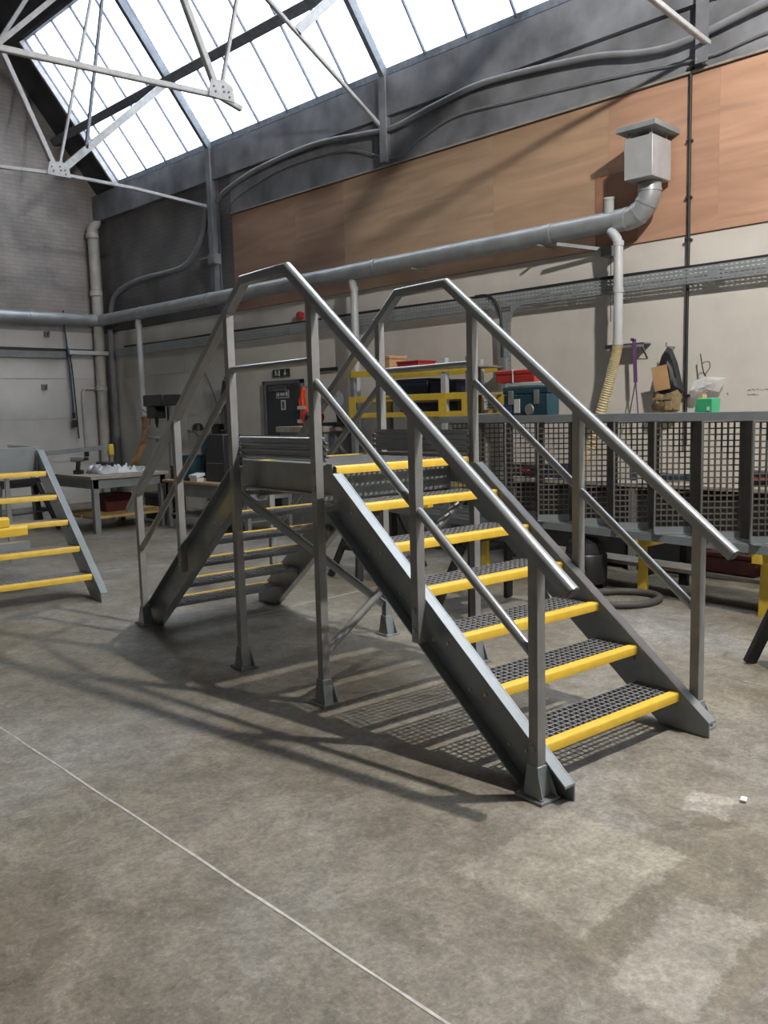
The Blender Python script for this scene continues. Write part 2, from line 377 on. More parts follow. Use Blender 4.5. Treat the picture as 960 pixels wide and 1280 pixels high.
# plywood sheets on the far wall
seams = [(8.02, 6.475, (0.37, 0.235, 0.165)), (6.475, 5.43, (0.37, 0.237, 0.167)), (5.43, 2.86, (0.43, 0.295, 0.195)), (2.86, 1.35, (0.45, 0.295, 0.190)),
         (1.35, 0.176, (0.47, 0.275, 0.185)), (0.176, -1.35, (0.50, 0.295, 0.200)), (-1.35, -3.8, (0.48, 0.285, 0.19))]
for i, (s1, s0, c) in enumerate(seams):
    MB().box(NW-0.020, NW-0.001, s0+0.0006, s1-0.0006, 3.275, 4.765).build('plywood_sheet', ply_material(i, c), wb, smooth=False)
MB().box(NW-0.029, NW-0.0205, 1.02, 1.50, 3.30, 4.02).build('plywood_patch', ply_material(9, (0.30, 0.155, 0.095)), wb, smooth=False)
# upper rendered band, eaves beam and ledge
MB().box(NW-0.03, NW-0.001, -3.8, 8.02, 4.775, 5.36).build('render_band', CONC, wb, smooth=False)
rput(struct(MB().box(NW-0.10, NW-0.001, SB, SE, 5.37, ZE).build('trim_3', CONC, None, smooth=False)))
MB().box(NW-0.06, NW-0.0305, -3.8, 8.02, 4.772, 4.79).build('batten', WOODG, wb, smooth=False)
for i, s in enumerate((8.42, 4.50, 0.30, -3.6)):
    zb = 3.30 if s > 8 else 4.80
    m = MB().box(NW-0.155, NW-0.03, s-0.012, s+0.012, zb, ZE-0.02).box(NW-0.165, NW-0.150, s-0.06, s+0.06, zb, ZE-0.02).box(NW-0.035, NW-0.02, s-0.06, s+0.06, zb, ZE-0.02)
    rput(struct(m.build('trim_%d' % (4+i), CONC)))

# roof: saw-tooth, steep glazed face towards the far wall, long dark slope behind
def slope(p, q, s0, s1, t, name, m):
    d = Vector((q[0]-p[0], q[1]-p[1])).normalized(); nrm = Vector((-d.y, d.x))
    if nrm.y < 0: nrm = -nrm
    a, b = Vector(p), Vector(q)
    poly = [a, b, b+nrm*t, a+nrm*t]
    return rput(struct(MB().exy([tuple(v) for v in poly], s0, s1).build(name, m, smooth=False)))
G0, G1 = (5.19, 5.93), (3.58, 8.03)              # lower and upper edge of the glazing
SL = 11.47                                       # end of the glazing near the gable
def onslope(t): return (G0[0]+(G1[0]-G0[0])*t, G0[1]+(G1[1]-G0[1])*t)
ceil = slope(RIDGE1, VAL, SB, SE, 0.12, 'ceiling', DARK)
def more(p, q, s0, s1, t):
    o = slope(p, q, s0, s1, t, 'roof_slope', DARK); del o['kind']; o.parent = ceil; o.location = (0, 0, 0); o.rotation_euler = (0, 0, 0); return o
more(RIDGE2, (NB, 5.85), SB, SE, 0.12)
more(G1, RIDGE1, SB, SE, 0.10)
more(G0, G1, SL, SE, 0.10)
more((G0[0]+0.08, G0[1]-0.08), G0, SB, SE, 0.10)
DX = RIDGE2[0]-RIDGE1[0]
def sh(p): return (p[0]+DX, p[1])
more(sh(G1), RIDGE2, SB, SE, 0.10); more((VAL[0]+0.1, VAL[1]-0.05), sh(G0), SB, SE, 0.10)
for o in ceil.children: o.location = (0, 0, 0)

# glazing of the near slope: bars and separate panes
win = rput(struct(MB().bar((G0[0], SL, G0[1]), (G0[0], SB, G0[1]), 0.06, 0.09).bar((G1[0], SL, G1[1]), (G1[0], SB, G1[1]), 0.06, 0.07).build('window_1', TRUSSD, smooth=False)))
sbar = SL
BARM = mat('glazing_bar_lead', (0.085, 0.095, 0.14), 0.6, var=0.2)
nv = Vector((-(G1[1]-G0[1]), 0, G1[0]-G0[0])); nv = Vector((abs(nv.x), 0, abs(nv.z))).normalized()
bars = [SL, 11.12, 10.47, 9.82, 9.14, 8.50, 7.85, 7.20, 6.53, 5.87, 5.25, 4.54, 3.86, 3.20, 2.50, 1.85, 1.2, 0.55, -0.1]
for i, s in enumerate(bars):
    MB().bar((G0[0], s, G0[1]), (G1[0], s, G1[1]), 0.020, 0.045, nv).build('glazing_bar', BARM, win, smooth=False)
    if i:
        a, b = bars[i-1]-0.011, s+0.011
        q = [Vector((G0[0], 0, G0[1]))+nv*0.006, Vector((G1[0], 0, G1[1]))+nv*0.006]; m = MB()
        m.prism([(q[0].x, q[0].z), (q[1].x, q[1].z), (q[1].x+nv.x*0.006, q[1].z+nv.z*0.006), (q[0].x+nv.x*0.006, q[0].z+nv.z*0.006)], lambda x, z: (x, a, z), lambda x, z: (x, b, z))
        m.build('pane', GLASS, win, smooth=False)
m = MB(); s = bars[-1]
m.prism([(G0[0]+.005, G0[1]+.004), (G1[0]+.005, G1[1]+.004), (G1[0]+.010, G1[1]+.008), (G0[0]+.010, G0[1]+.008)], lambda x, z: (x, SB, z), lambda x, z: (x, s-0.011, z))
m.build('pane', GLASS, win, smooth=False)
more(sh(G0), sh(G1), SB, SE, 0.10)  # unseen second tooth: its glazed face closed with solid roof to cut sky fill

# purlin under the glazing and rail along the glazing edge by the gable
pur = MB().bar((4.46, SL+0.9, 6.76), (4.46, SB, 6.76), 0.13, 0.20, nv).build('trim_1', TRUSSD); rput(struct(pur))
edge = MB().bar((G0[0]-0.05, SL+0.02, G0[1]-0.05), (G1[0]-0.05, SL+0.02, G1[1]-0.05), 0.05, 0.09, nv).build('trim_2', TRUSSW); rput(struct(edge))

# ------------------------------------------------------------------ roof trusses
def truss(s, label, cut=False):
    t = rthing('roof_truss', label, 'roof truss', 5.2, s, 4.95, group='steel roof trusses')
    O = (5.2, 0, 4.95)
    def P(n, z, ds=0): return (n-O[0], ds, z-O[2])
    N_ = (2.60, 5.06); foot = (5.10, 4.97)
    # rafter along the glazing and the long slope
    MB().bar(P(5.22, 5.80), P(3.06, 8.50), 0.075, 0.11, nv).build('rafter', TRUSSD, t)
    MB().bar(P(3.10, 8.50), P(-3.45, 5.80), 0.06, 0.09).build('rafter', TRUSSW, t)
    def angle(a, b, w, name, mt=TRUSSW):
        w *= 0.78
        d = Vector((b[0]-a[0], b[1]-a[1])).normalized(); nn = Vector((-d.y, d.x))
        m = MB().bar(P(*a), P(*b), 0.012, w, (nn.x, 0, nn.y))
        m.bar(Vector(P(*a))+Vector((nn.x*w/2, w/2, nn.y*w/2)), Vector(P(*b))+Vector((nn.x*w/2, w/2, nn.y*w/2)), w, 0.010, (nn.x, 0, nn.y))
        m.build(name, mt, t)
    if not cut:
        angle(foot, (3.75, 5.05), 0.05, 'tie'); angle((3.75, 5.05), N_, 0.05, 'tie'); angle(N_, (0.2, 4.93), 0.05, 'tie'); angle((0.2, 4.93), (-3.4, 5.2), 0.05, 'tie')
        angle(N_, (4.43, 6.70), 0.115, 'strut'); angle((3.05, 5.48), (3.52, 8.02), 0.045, 'tie', TRUSSD)
    else:
        angle((2.88, 4.99), N_, 0.06, 'tie'); angle(N_, (0.2, 4.93), 0.06, 'tie'); angle((0.2, 4.93), (-3.4, 5.2), 0.05, 'tie')
        angle((5.18, 5.20), (1.2, 7.45), 0.045, 'tie', TRUSSW); angle((3.72, 6.02), (4.45, 6.70), 0.115, 'strut')
    M_ = (1.90, 6.62)
    angle(N_, M_, 0.075, 'strut'); angle(M_, (3.0, 8.35), 0.06, 'strut'); angle(N_, (3.40, 8.08), 0.038, 'tie'); angle(M_, (0.2, 4.93), 0.05, 'strut'); angle((0.2, 4.93), (-0.6, 6.95), 0.05, 'strut')
    g = MB().exy([(N_[0]-0.17-O[0], N_[1]-0.04-O[2]), (N_[0]+0.17-O[0], N_[1]-0.04-O[2]), (N_[0]+0.15-O[0], N_[1]+0.11-O[2]), (N_[0]+0.05-O[0], N_[1]+0.16-O[2]), (N_[0]-0.13-O[0], N_[1]+0.14-O[2])], -0.022, -0.010).build('gusset_plate', TRUSSW, t)
    for (dx, dz) in ((-0.10, 0.07), (-0.08, 0.02), (0.02, 0.09), (0.03, 0.04), (0.09, 0.05), (0.10, 0.0)):
        MB().tube([(N_[0]+dx-O[0], -0.034, N_[1]+dz-O[2]), (N_[0]+dx-O[0], -0.021, N_[1]+dz-O[2])], 0.012, 8).build('bolt', TRUSSD, g)
    return t
truss(8.50, 'white flaking steel roof truss with its bottom tie running to the wall, nearest the gable')
truss(4.55, 'steel roof truss with cut bottom tie and pale gusset plate below the skylight', True)
truss(0.24, 'steel roof truss whose tie meets the wall above the plywood near the duct cowl')

# ------------------------------------------------------------------ high bay lamp over the stair (the light that throws the stair's shadow)
LP = (1.62, -2.85, 6.05)
t = thing('high_bay_lamp', 'round high bay lamp hanging above the near stair flight', 'lamp', (LP[0], LP[1], LP[2]))
MB().lathe([(0.06, 0.34), (0.09, 0.34), (0.10, 0.16), (0.27, 0.03), (0.28, 0.02), (0.265, 0.02), (0.09, 0.15), (0.06, 0.15)]).build('reflector', GALV, t)
MB().tube([(0, 0, 0.34), (0, 0, 1.35)], 0.008, 6).build('suspension_cable', CABLE, t)
ld = bpy.data.lights.new('high_bay_light', 'POINT'); ld.energy = LAMP_W; ld.shadow_soft_size = 0.09; ld.color = (1.0, 0.955, 0.88)
lo = bpy.data.objects.new('high_bay_light', ld); COL.objects.link(lo); lo.parent = t; lo.location = (0, 0, -0.14)

# ================================================================== THE STEP-OVER STAIR
W, RI, GO, LP_ = 1.005, 0.19, 0.2477, 1.044      # clear width, rise, going, platform length
K = RI/GO; YT, ZC, VD = 1.646, 0.078, 0.284      # toe, height of the cut at the toe, vertical depth of stringer
HP = 7*RI
def grating_mesh(x0, x1, y0, y1, z1, dep, px, py, t=0.007, name='grating', m=None):
    g = MB(); nx = max(1, round((x1-x0)/px)); ny = max(1, round((y1-y0)/py))
    for i in range(nx+1):
        x = x0+t/2+(x1-x0-t)*i/nx; g.box(x-t/2, x+t/2, y0, y1, z1-dep, z1)
    for j in range(ny+1):
        y = y0+t/2+(y1-y0-t)*j/ny; g.box(x0, x1, y-t/2, y+t/2, z1-dep+0.001, z1-0.0007)
    return g.mesh(name, m or GRATE, smooth=False)
def nosing_mesh(x0, x1, d=0.045, h=0.040):
    # front edge at y = 0, tread running to +y; bevelled yellow angle wrapped over the edge
    poly = [(0.004, 0.0), (0.0, -0.006), (0.0, -h), (0.005, -h), (0.006, -0.0015), (d, -0.0015), (d, 0.004), (0.010, 0.004)]
    return MB().exx(poly, x0, x1).mesh('nosing', YEL)
def channel_flight(root, side, flip, W, RI, GO, YT, ZC, VD, topy, nst, mt, LPf, hp):
    """one stringer: web, two outward flanges, bolts. side -1 left / +1 right; flip mirrors to the far flight"""
    K = RI/GO
    def zt(y): return ZC + K*(y+YT)
    yb = -YT+(VD-ZC)/K
    fy = (lambda y: LPf-y) if flip else (lambda y: y)
    fx = (lambda x: x) if side < 0 else (lambda x: W-x)
    T = lambda x, y, z: (fx(x), fy(y), z)
    ztop = min(zt(topy), hp-0.03)
    yk = topy - (zt(topy)-ztop)/K
    web = MB().exx([(-YT, 0.0), (-YT, ZC), (yk, ztop), (topy, ztop), (topy, zt(topy)-VD), (yb, 0.0)], -0.009, 0.0).xf(T)
    web = web.build('stringer', mt, root, 0.0015)
    th = 0.009/math.cos(math.atan(K))
    MB().exx([(-YT, ZC-th), (-YT, ZC), (yk, ztop), (yk, ztop-th)], -0.064, -0.009).xf(T).build('top_flange', mt, web, 0.0015)
    MB().exx([(yb-th/K, 0.0), (yb, 0.0), (topy, zt(topy)-VD), (topy, zt(topy)-VD+th)], -0.064, -0.009).xf(lambda x, y, z: T(x, y, z)).build('bottom_flange', mt, web, 0.0015)
    for k in range(1, nst):
        y, z = -(nst-k)*GO + 0.10, k*RI - 0.05
        for dy in (0.0, 0.10):
            MB().tube([(-0.009, y+dy, z), (-0.015, y+dy, z)], 0.009, 8).xf(T).build('bolt', STEEL, web)
    return web
def treads(root, flip, W, RI, GO, n, LPf, gm, nm, depth):
    for k in range(1, n):
        y = -(n-k)*GO; z = k*RI
        if not flip: o = linkmesh('tread', gm, root, (0, y, z)); linkmesh('nosing', nm, o)
        else: o = linkmesh('tread', gm, root, (W, LPf-y, z), (0, 0, math.pi)); linkmesh('nosing', nm, o)
        b = MB().box(0.0, 0.045, 0.02, depth-0.01, -0.036, -0.030).box(0.0, 0.006, 0.02, depth-0.01, -0.075, -0.030).build('support_angle', GRP, o)
        b = MB().box(W-0.045, W, 0.02, depth-0.01, -0.036, -0.030).box(W-0.006, W, 0.02, depth-0.01, -0.075, -0.030).build('support_angle', GRP, o)

st = thing('step_over_stair', 'grey step-over stair with platform, twin handrails and yellow nosings, standing mid-floor', 'stair')
tm = grating_mesh(0.003, W-0.003, 0.006, 0.262, -0.0015, 0.026, 0.0385, 0.0385, 0.0058, name='tread')
nm = nosing_mesh(0.002, W-0.002)
for flip in (False, True):
    for side in (-1, 1): channel_flight(st, side, flip, W, RI, GO, YT, ZC, VD, 0.03, 7, GRP, LP_, HP)
    treads(st, flip, W, RI, GO, 7, LP_, tm, nm, 0.262)
# platform
pf = linkmesh('platform_deck', grating_mesh(0.003, W-0.003, 0.004, LP_-0.004, HP-0.0015, 0.036, 0.0385, 0.0385, name='platform_deck'), st)
linkmesh('nosing', nm, pf, (0, 0, HP)); linkmesh('nosing', nm, pf, (W, LP_, HP), (0, 0, math.pi))
for side in (-1, 1):
    fx = (lambda x: x) if side < 0 else (lambda x: W-x); T = lambda x, y, z: (fx(x), y, z)
    b = MB().box(-0.009, 0, 0.030, LP_-0.030, 1.170, 1.345).xf(T).build('platform_beam', GRP, st, 0.0015)
    MB().box(-0.064, -0.009, 0.086, LP_-0.086, 1.336, 1.345).xf(T).build('top_flange', GRP, b)
    MB().box(-0.064, -0.009, 0.086, LP_-0.086, 1.170, 1.179).xf(T).build('bottom_flange', GRP, b)
    # ribbed toe board
    poly = [(0.0, 1.356)]; z = 1.356
    for i in range(4):
        z0 = 1.356+i*0.036; poly += [(-0.004, z0+0.004), (-0.016, z0+0.010), (-0.016, z0+0.024), (-0.004, z0+0.030)]
    poly = [(-0.004, 1.356)] + poly[1:] + [(-0.004, 1.500)]; poly = poly + [(a+0.006, b) for a, b in reversed(poly)]
    MB().exy(poly, 0.048, LP_-0.048).xf(lambda x, y, z: (fx(x-0.030), y, z)).build('toe_board', GRP, st)
    for y in (0.034, LP_-0.046):
        for zz in (1.385, 1.421, 1.457):
            MB().tube([(-0.044, y+0.005, zz), (-0.026, y+0.005, zz)], 0.007, 8).xf(T).build('toe_board_bolt', BLACK, st)
for y in (0.17, LP_-0.179): MB().box(0.0, W, y, y+0.009, 1.120, 1.290).box(0, W, y, y+0.05 if y < 0.5 else y-0.041, 1.120, 1.129).build('cross_beam', GRP, st)

# posts, feet, rails
XR = 0.091
def rail_z(y):                    # top of the handrail
    y = min(y, LP_-y) if y > LP_/2 else y
    return 2.454 - K*max(0.0, 0.266-y)
def foot(root, x, y, name='foot'):
    f = MB()
    b, tp = 0.043, 0.031
    f.add([(x-b, y-b, 0.014), (x+b, y-b, 0.014), (x+b, y+b, 0.014), (x-b, y+b, 0.014), (x-tp, y-tp, 0.145), (x+tp, y-tp, 0.145), (x+tp, y+tp, 0.145), (x-tp, y+tp, 0.145)],
          [(0,3,2,1), (4,5,6,7), (0,1,5,4), (1,2,6,5), (2,3,7,6), (3,0,4,7)])
    o = f.build(name, GRP, root, 0.003)
    MB().box(x-0.060, x+0.060, y-0.075, y+0.075, 0.0, 0.014).build('base_plate', GRP, o, 0.002)
    for sx in (-1, 1):
        MB().add([(x+sx*0.040, y-0.070, 0.014), (x+sx*0.046, y-0.070, 0.014), (x+sx*0.046, y-0.040, 0.014), (x+sx*0.040, y-0.040, 0.014), (x+sx*0.030, y-0.034, 0.120), (x+sx*0.034, y-0.034, 0.120), (x+sx*0.034, y-0.030, 0.120), (x+sx*0.030, y-0.030, 0.120)],
                 [(0,3,2,1), (4,5,6,7), (0,1,5,4), (1,2,6,5), (2,3,7,6), (3,0,4,7)]).build('rib', GRP, o)
    for sy in (-1, 1): MB().cyl((x-0.045, y+sy*0.062, 0.014), 0.008, 0.010, 8).build('anchor_bolt', STEEL, o)
    return o
PY = [(-1.520, 0.0, True), (-0.775, 0.520, False), (0.055, 0.0, True), (LP_-0.059, 0.0, True), (LP_+0.775, 0.520, False), (LP_+1.520, 0.0, True)]
for side in (-1, 1):
    x = -XR if side < 0 else W+XR
    for (y, z0, ft) in PY:
        zt = rail_z(y)-0.052
        sl = 0 if abs(y-LP_/2) < 0.2 else (K if y < LP_/2 else -K)
        p = MB().box(x-0.025, x+0.025, y-0.025, y+0.025, z0+(0.02 if ft else 0), zt)
        p.xf(lambda a, b, c: (a, b, c+(b-y)*sl if c > zt-1e-6 else c))
        p = p.build('post', POST, st, 0.0025)
        if ft: foot(st, x, y)
        zz = [z0+0.06, z0+0.16] if not ft else ([1.215, 1.300] if -0.1 < y < LP_+0.1 else [0.22])
        for q in zz:
            xo = x+side*0.025
            MB().tube([(xo, y, q), (xo+side*0.008, y, q)], 0.013, 10).build('bolt_head', GRP, p)
    # handrail: one mitred length with a domed top
    prof = [(-0.029, -0.058), (0.029, -0.058), (0.031, -0.020)] + [(0.031*math.cos(a), -0.020+0.020*math.sin(a)) for a in [R(d) for d in range(15, 180, 15)]] + [(-0.031, -0.020)]
    path = [(-1.726, 0.926), (0.266, 2.454), (0.778, 2.454), (LP_+1.726, 0.926)]
    path[0] = (-1.726, rail_z(-1.726)); path[3] = (LP_+1.726, rail_z(LP_+1.726))
    dirs = [(Vector(path[i+1])-Vector(path[i])).normalized() for i in range(3)]
    nrm = [Vector((-d.y, d.x)) for d in dirs]
    vn = [nrm[0], (nrm[0]+nrm[1]).normalized(), (nrm[1]+nrm[2]).normalized(), nrm[2]]
    sc = [1, 1/vn[1].dot(nrm[0]), 1/vn[2].dot(nrm[1]), 1]
    m = MB(); n = len(prof); vs_ = []; fs_ = []
    for i in range(4):
        for (u, v) in prof: vs_.append((x+u, path[i][0]+vn[i].x*v*sc[i], path[i][1]+vn[i].y*v*sc[i]))
    for i in range(3):
        for j in range(n): fs_.append((i*n+j, i*n+(j+1) % n, (i+1)*n+(j+1) % n, (i+1)*n+j))
    fs_ += [tuple(range(n)), tuple(range(3*n, 4*n))]
    hr = m.add(vs_, fs_).build('handrail', RAIL, st)
    for i, sg in ((0, -1), (3, 1)):
        d = dirs[0] if i == 0 else dirs[2]; q = [(x+u*0.86, path[i][0]+vn[i].x*(-0.028+(v+0.028)*0.86), path[i][1]+vn[i].y*(-0.028+(v+0.028)*0.86)) for (u, v) in prof]
        e = MB(); e.add([(a, b+sg*d.x*0.0005, c+sg*d.y*0.0005) for a, b, c in q] + [(a, b+sg*d.x*0.003, c+sg*d.y*0.003) for a, b, c in q], [tuple(range(n)), tuple(range(n, 2*n))] + [(j, (j+1) % n, n+(j+1) % n, n+j) for j in range(n)])
        e.build('hollow_end_shade', HOLLOWD, hr)  # dark plate painted in for the shade inside the hollow rail end
    # knee rails between the posts
    def mid(y): return 1.765 + K*(y if y < LP_/2 else LP_-y)
    for (ya, yb) in ((0.030, -0.750), (-0.800, -1.495)):
        for f in (lambda y: y, lambda y: LP_-y):
            a, b = f(ya), f(yb); d = 0.012 if f(1) == 1 else -0.012
            MB().tube([(x, a+d*1.2, mid(a)+0.016), (x, a, mid(a)), (x, b, mid(b))], [0.014, 0.022, 0.022], 14).build('knee_rail', RAIL, st)
    MB().tube([(x, 0.08, 1.905), (x, LP_-0.084, 1.905)], 0.0215, 14).build('knee_rail', RAIL, st)
# cross bracing of the legs
MB().bar((-XR+0.03, LP_-0.059, 1.120), (W+XR-0.03, LP_-0.059, 0.230), 0.012, 0.052, (0, 0, 1)).bar((-XR+0.03, LP_-0.079, 1.144), (W+XR-0.03, LP_-0.079, 0.254), 0.05, 0.010, (0, 0, 1)).build('brace', GRP, st)
MB().tube([(-XR+0.02, 0.055, 0.290), (W+XR-0.02, 0.055, 1.130)], 0.024, 12).build('brace', POST, st)

# ================================================================== SECOND STAIR, left edge
W2, RI2, GO2 = 1.0, 0.2216, 0.315
s2 = thing('platform_stair', 'unfinished grey stair with yellow nosings and no handrail, cut off by left edge', 'stair', (-0.005-W2, 3.851+5*GO2, 0), -0.032)
tm2 = grating_mesh(0.003, W2-0.003, 0.006, 0.270, -0.0015, 0.026, 0.0385, 0.0385, 0.0058, name='tread')
nm2 = nosing_mesh(0.002, W2-0.002, 0.045, 0.045)
HP2 = 6*RI2
for side in (-1, 1): channel_flight(s2, side, False, W2, RI2, GO2, 5*GO2+0.20, 0.085, 0.29, 0.02, 6, GRP, 1.0, HP2+0.02)
treads(s2, False, W2, RI2, GO2, 6, 1.0, tm2, nm2, 0.27)
MB().box(0, W2, 0.03, 0.042, HP2-0.24, HP2+0.02).box(0, W2, 0.042, 0.10, HP2+0.01, HP2+0.02).build('platform_front_beam', GRP, s2, 0.002)
for x in (-0.009, W2): MB().box(x, x+0.009, 0.042, 1.25, HP2-0.24, HP2+0.02).build('platform_beam', GRP, s2, 0.002)
for x in (0.03, W2-0.08):
    MB().box(x, x+0.05, 1.15, 1.20, 0.0, HP2-0.1).build('leg', POST, s2, 0.002)
linkmesh('platform_deck', grating_mesh(0.003, W2-0.003, 0.102, 1.24, HP2-0.01, 0.03, 0.0385, 0.0385, name='platform_deck'), s2)

# ================================================================== FLIGHT LYING ON ITS SIDE, right
FX, FY0, FY1 = 3.34, -1.45, 2.86
f3 = thing('stair_flight', 'grey stair flight lying on its side on yellow trestles, treads upright like mesh panels', 'stair flight', (FX, 0, 0.50))
D = 0.225
def lying_channel(zweb, zt, sgn):
    c = MB().box(0, D, FY0, FY1, min(zweb, zweb+sgn*0.009), max(zweb, zweb+sgn*0.009)).build('stringer', GRP, f3, 0.0015)
    for x in (0.0, D-0.009): MB().box(x, x+0.009, FY0, FY1, min(zweb+sgn*0.009, zt), max(zweb+sgn*0.009, zt)).build('flange', GRP, c, 0.0015)
    return c
lying_channel(0.985, 1.052, 1); lying_channel(0.067, 0.0, -1)
lt = grating_mesh(0.004, 0.916-0.004, 0.0, 0.285, 0.0, 0.030, 0.0475, 0.0475, 0.0095, name='tread', m=mat('grp_grating_brown', (0.095, 0.085, 0.075), 0.5, var=0.15, scale=30))
ln = MB().exx([(0.0, 0.002), (0.0, -0.040), (-0.005, -0.040), (-0.005, 0.007), (0.012, 0.007), (0.012, 0.002)], 0.002, 0.914).mesh('tread_edge', GRP)
lc = MB().box(0.0, 0.010, 0.0, 0.285, -0.075, -0.003).box(0.0, 0.06, 0.0, 0.285, -0.036, -0.031).mesh('support_angle', GRP)
lb = MB().box(0.004, 0.912, 0.287, 0.372, -0.014, -0.004).mesh('gap_strip', mat('dark_brown_strip', (0.075, 0.066, 0.056), 0.5, var=0.2))  # dark brown strip filling the gap beside each tread
for k, y in enumerate([-1.38, -0.97, -0.56, -0.15, 0.27, 0.67, 1.09, 1.52, 1.93, 2.34, 2.74]):
    o = linkmesh('tread', lt, f3); linkmesh('tread_edge', ln, o); linkmesh('support_angle', lc, o); linkmesh('gap_strip', lb, o)
    # local x (across tread) points up, local y (depth) runs back and to the right
    a = R(-47); dy = Vector((math.cos(a), math.sin(a), 0)); dx = Vector((0, 0, 1)); dz = dx.cross(dy)
    o.matrix_local = Matrix(((dx.x, dy.x, dz.x, 0.012), (dx.y, dy.y, dz.y, y), (dx.z, dy.z, dz.z, 0.068), (0, 0, 0, 1)))
for y in (-0.60, 0.25, 0.66, 1.50):
    MB().bar((0.03, y-0.05, 0.079), (0.16, y-0.17, 0.079), 0.05, 0.006).build('cleat', GRP, f3)

# ================================================================== SERVICES ON THE WALLS
# main extraction duct along both walls, corner to cowl
DN, DZ, DR = 4.99, 3.49, 0.105
t = rthing('extraction_duct', 'long round galvanised extraction duct running along both walls below the plywood', 'duct', DN, 1.0, DZ)
dm = MB().tube([(0, 0.02, 0), (0, 11.06, 0)], DR, 22).build('duct_run', GALV, t)
for y in (0.9, 3.6, 5.0, 7.4, 9.6): MB().tube([(0, y, 0), (0, y+0.05, 0)], DR+0.006, 22).build('duct_joint', GALV, dm)
MB().tube([(0, 11.06, 0), (-0.02, 11.13, 0.0), (-0.10, 11.17, 0), (-0.22, 11.18, 0)], DR+0.008, 22).build('corner_elbow', GALV, t)
dl = MB().tube([(-0.2, 11.18, 0), (-9.0, 11.18, -0.02)], DR+0.004, 22).build('duct_run', GALV, t)
for x in (-1.35, -2.05, -2.25, -4.4): MB().tube([(x, 11.18, 0), (x-0.03, 11.18, 0)], DR+0.012, 22).build('duct_joint', GALV, dl)
el = arc((0, 0.04, 0.27), 0.27, R(-90), R(-200), 12, (0, 1, 0), (0, 0, 1))
MB().tube([(0, 0.14, 0)] + arc((0, 0.02, 0.24), 0.24, R(-90), R(-180), 12, (0, 1, 0), (0, 0, 1)) + [(0, -0.22, 0.30)], DR+0.008, 22).build('elbow', GALV, t)
for k, a in enumerate((R(-90), R(-120), R(-150), R(-178))):
    c = Vector((0, 0.02+0.24*math.cos(a), 0.24+0.24*math.sin(a))); d = Vector((0, -math.sin(a), math.cos(a)))*-1
    MB().tube([c-d*0.012, c+d*0.012], DR+0.014, 22).build('elbow_seam', GALV, t)
# closed-off branch stub on the duct
MB().tube([(-0.02, 0.22, 0.06), (-0.05, 0.20, 0.22)], 0.05, 14).build('branch_stub', PVC, t)
MB().tube([(-0.05, 0.20, 0.22), (-0.055, 0.198, 0.235)], 0.055, 14).build('stub_cap', PVC, t)
for y in (1.02, 2.9, 6.7): MB().box(-0.108, 0.215, y, y+0.03, -0.125, -0.108).build('duct_bracket', TRAYM, t)

t = rthing('duct_cowl', 'square galvanised cowl with raised cap on the end of the duct', 'cowl', 4.94, 0.78, 3.80)
MB().box(-0.19, 0.19, -0.15, 0.15, 0.0, 0.385).build('cowl_box', mat('cowl_galvanised', (0.42, 0.43, 0.44), 0.42, metal=0.2, var=0.1), t, 0.006)
for x in (-0.15, 0.15):
    for y in (-0.11, 0.11): MB().box(x-0.012, x+0.012, y-0.012, y+0.012, 0.385, 0.445).build('cap_leg', TRAYM, t)
cp = MB().exz([(-0.25, -0.21), (0.25, -0.21), (0.25, 0.21), (-0.25, 0.21)], 0.445, 0.495)
cp.add([(-0.25, -0.21, 0.495), (0.25, -0.21, 0.495), (0.25, 0.21, 0.495), (-0.25, 0.21, 0.495), (-0.12, 0, 0.530), (0.12, 0, 0.530)], [(0, 1, 5, 4), (1, 2, 5), (2, 3, 4, 5), (3, 0, 4), (0, 3, 2, 1)])
cp.build('cap', TRAYM, t, 0.003)

# branch pipes dropping from the duct
def branch(name, label, s, n, ztop, zbot, r, hose=None, hosem=None, offs=0.13):
    t = rthing(name, label, 'pipe', n, s, 0)
    MB().tube([(0.08, offs, ztop+0.10), (0.03, offs*0.45, ztop+0.045), (0.0, 0.015, ztop), (0, 0, ztop-0.06), (0, 0, zbot)], r, 16).build('vertical_pipe', PVC, t)
    for z in (ztop-0.07, (ztop+zbot)/2, zbot+0.01): MB().cyl((0, 0, z), r+0.006, 0.05, 16).build('coupling', PVC, t)
    if hose:
        pts = smooth_path(hose, 26); rs = [r*1.12 if i % 2 else r*0.98 for i in range(len(pts))]
        MB().tube(pts, rs, 14).build('ribbed_hose', hosem, t)
    return t
branch('drop_pipe_with_hose', 'grey drop pipe ending in a cream ribbed hose beside the small wall shelf', 1.04, 4.85, 3.28, 2.22, 0.048,
       [(0, 0, 2.24), (0, 0.03, 2.10), (0, 0.09, 1.88), (-0.02, 0.18, 1.56), (-0.05, 0.30, 1.15), (-0.1, 0.38, 0.95)], CREAM)
branch('drop_pipe', 'thin grey drop pipe beside the yellow rack, left of stair top', 5.02, 4.95, 3.30, 1.3, 0.052)
branch('drop_pipe', 'grey drop pipe near the wall corner, ending in a tan hose behind the drill press', 10.67, 4.95, 3.30, 1.62, 0.055,
       [(0, 0, 1.64), (0, -0.03, 1.50), (-0.05, -0.02, 1.2), (-0.1, 0.2, 0.85), (-0.2, 0.4, 0.45)], CARD)

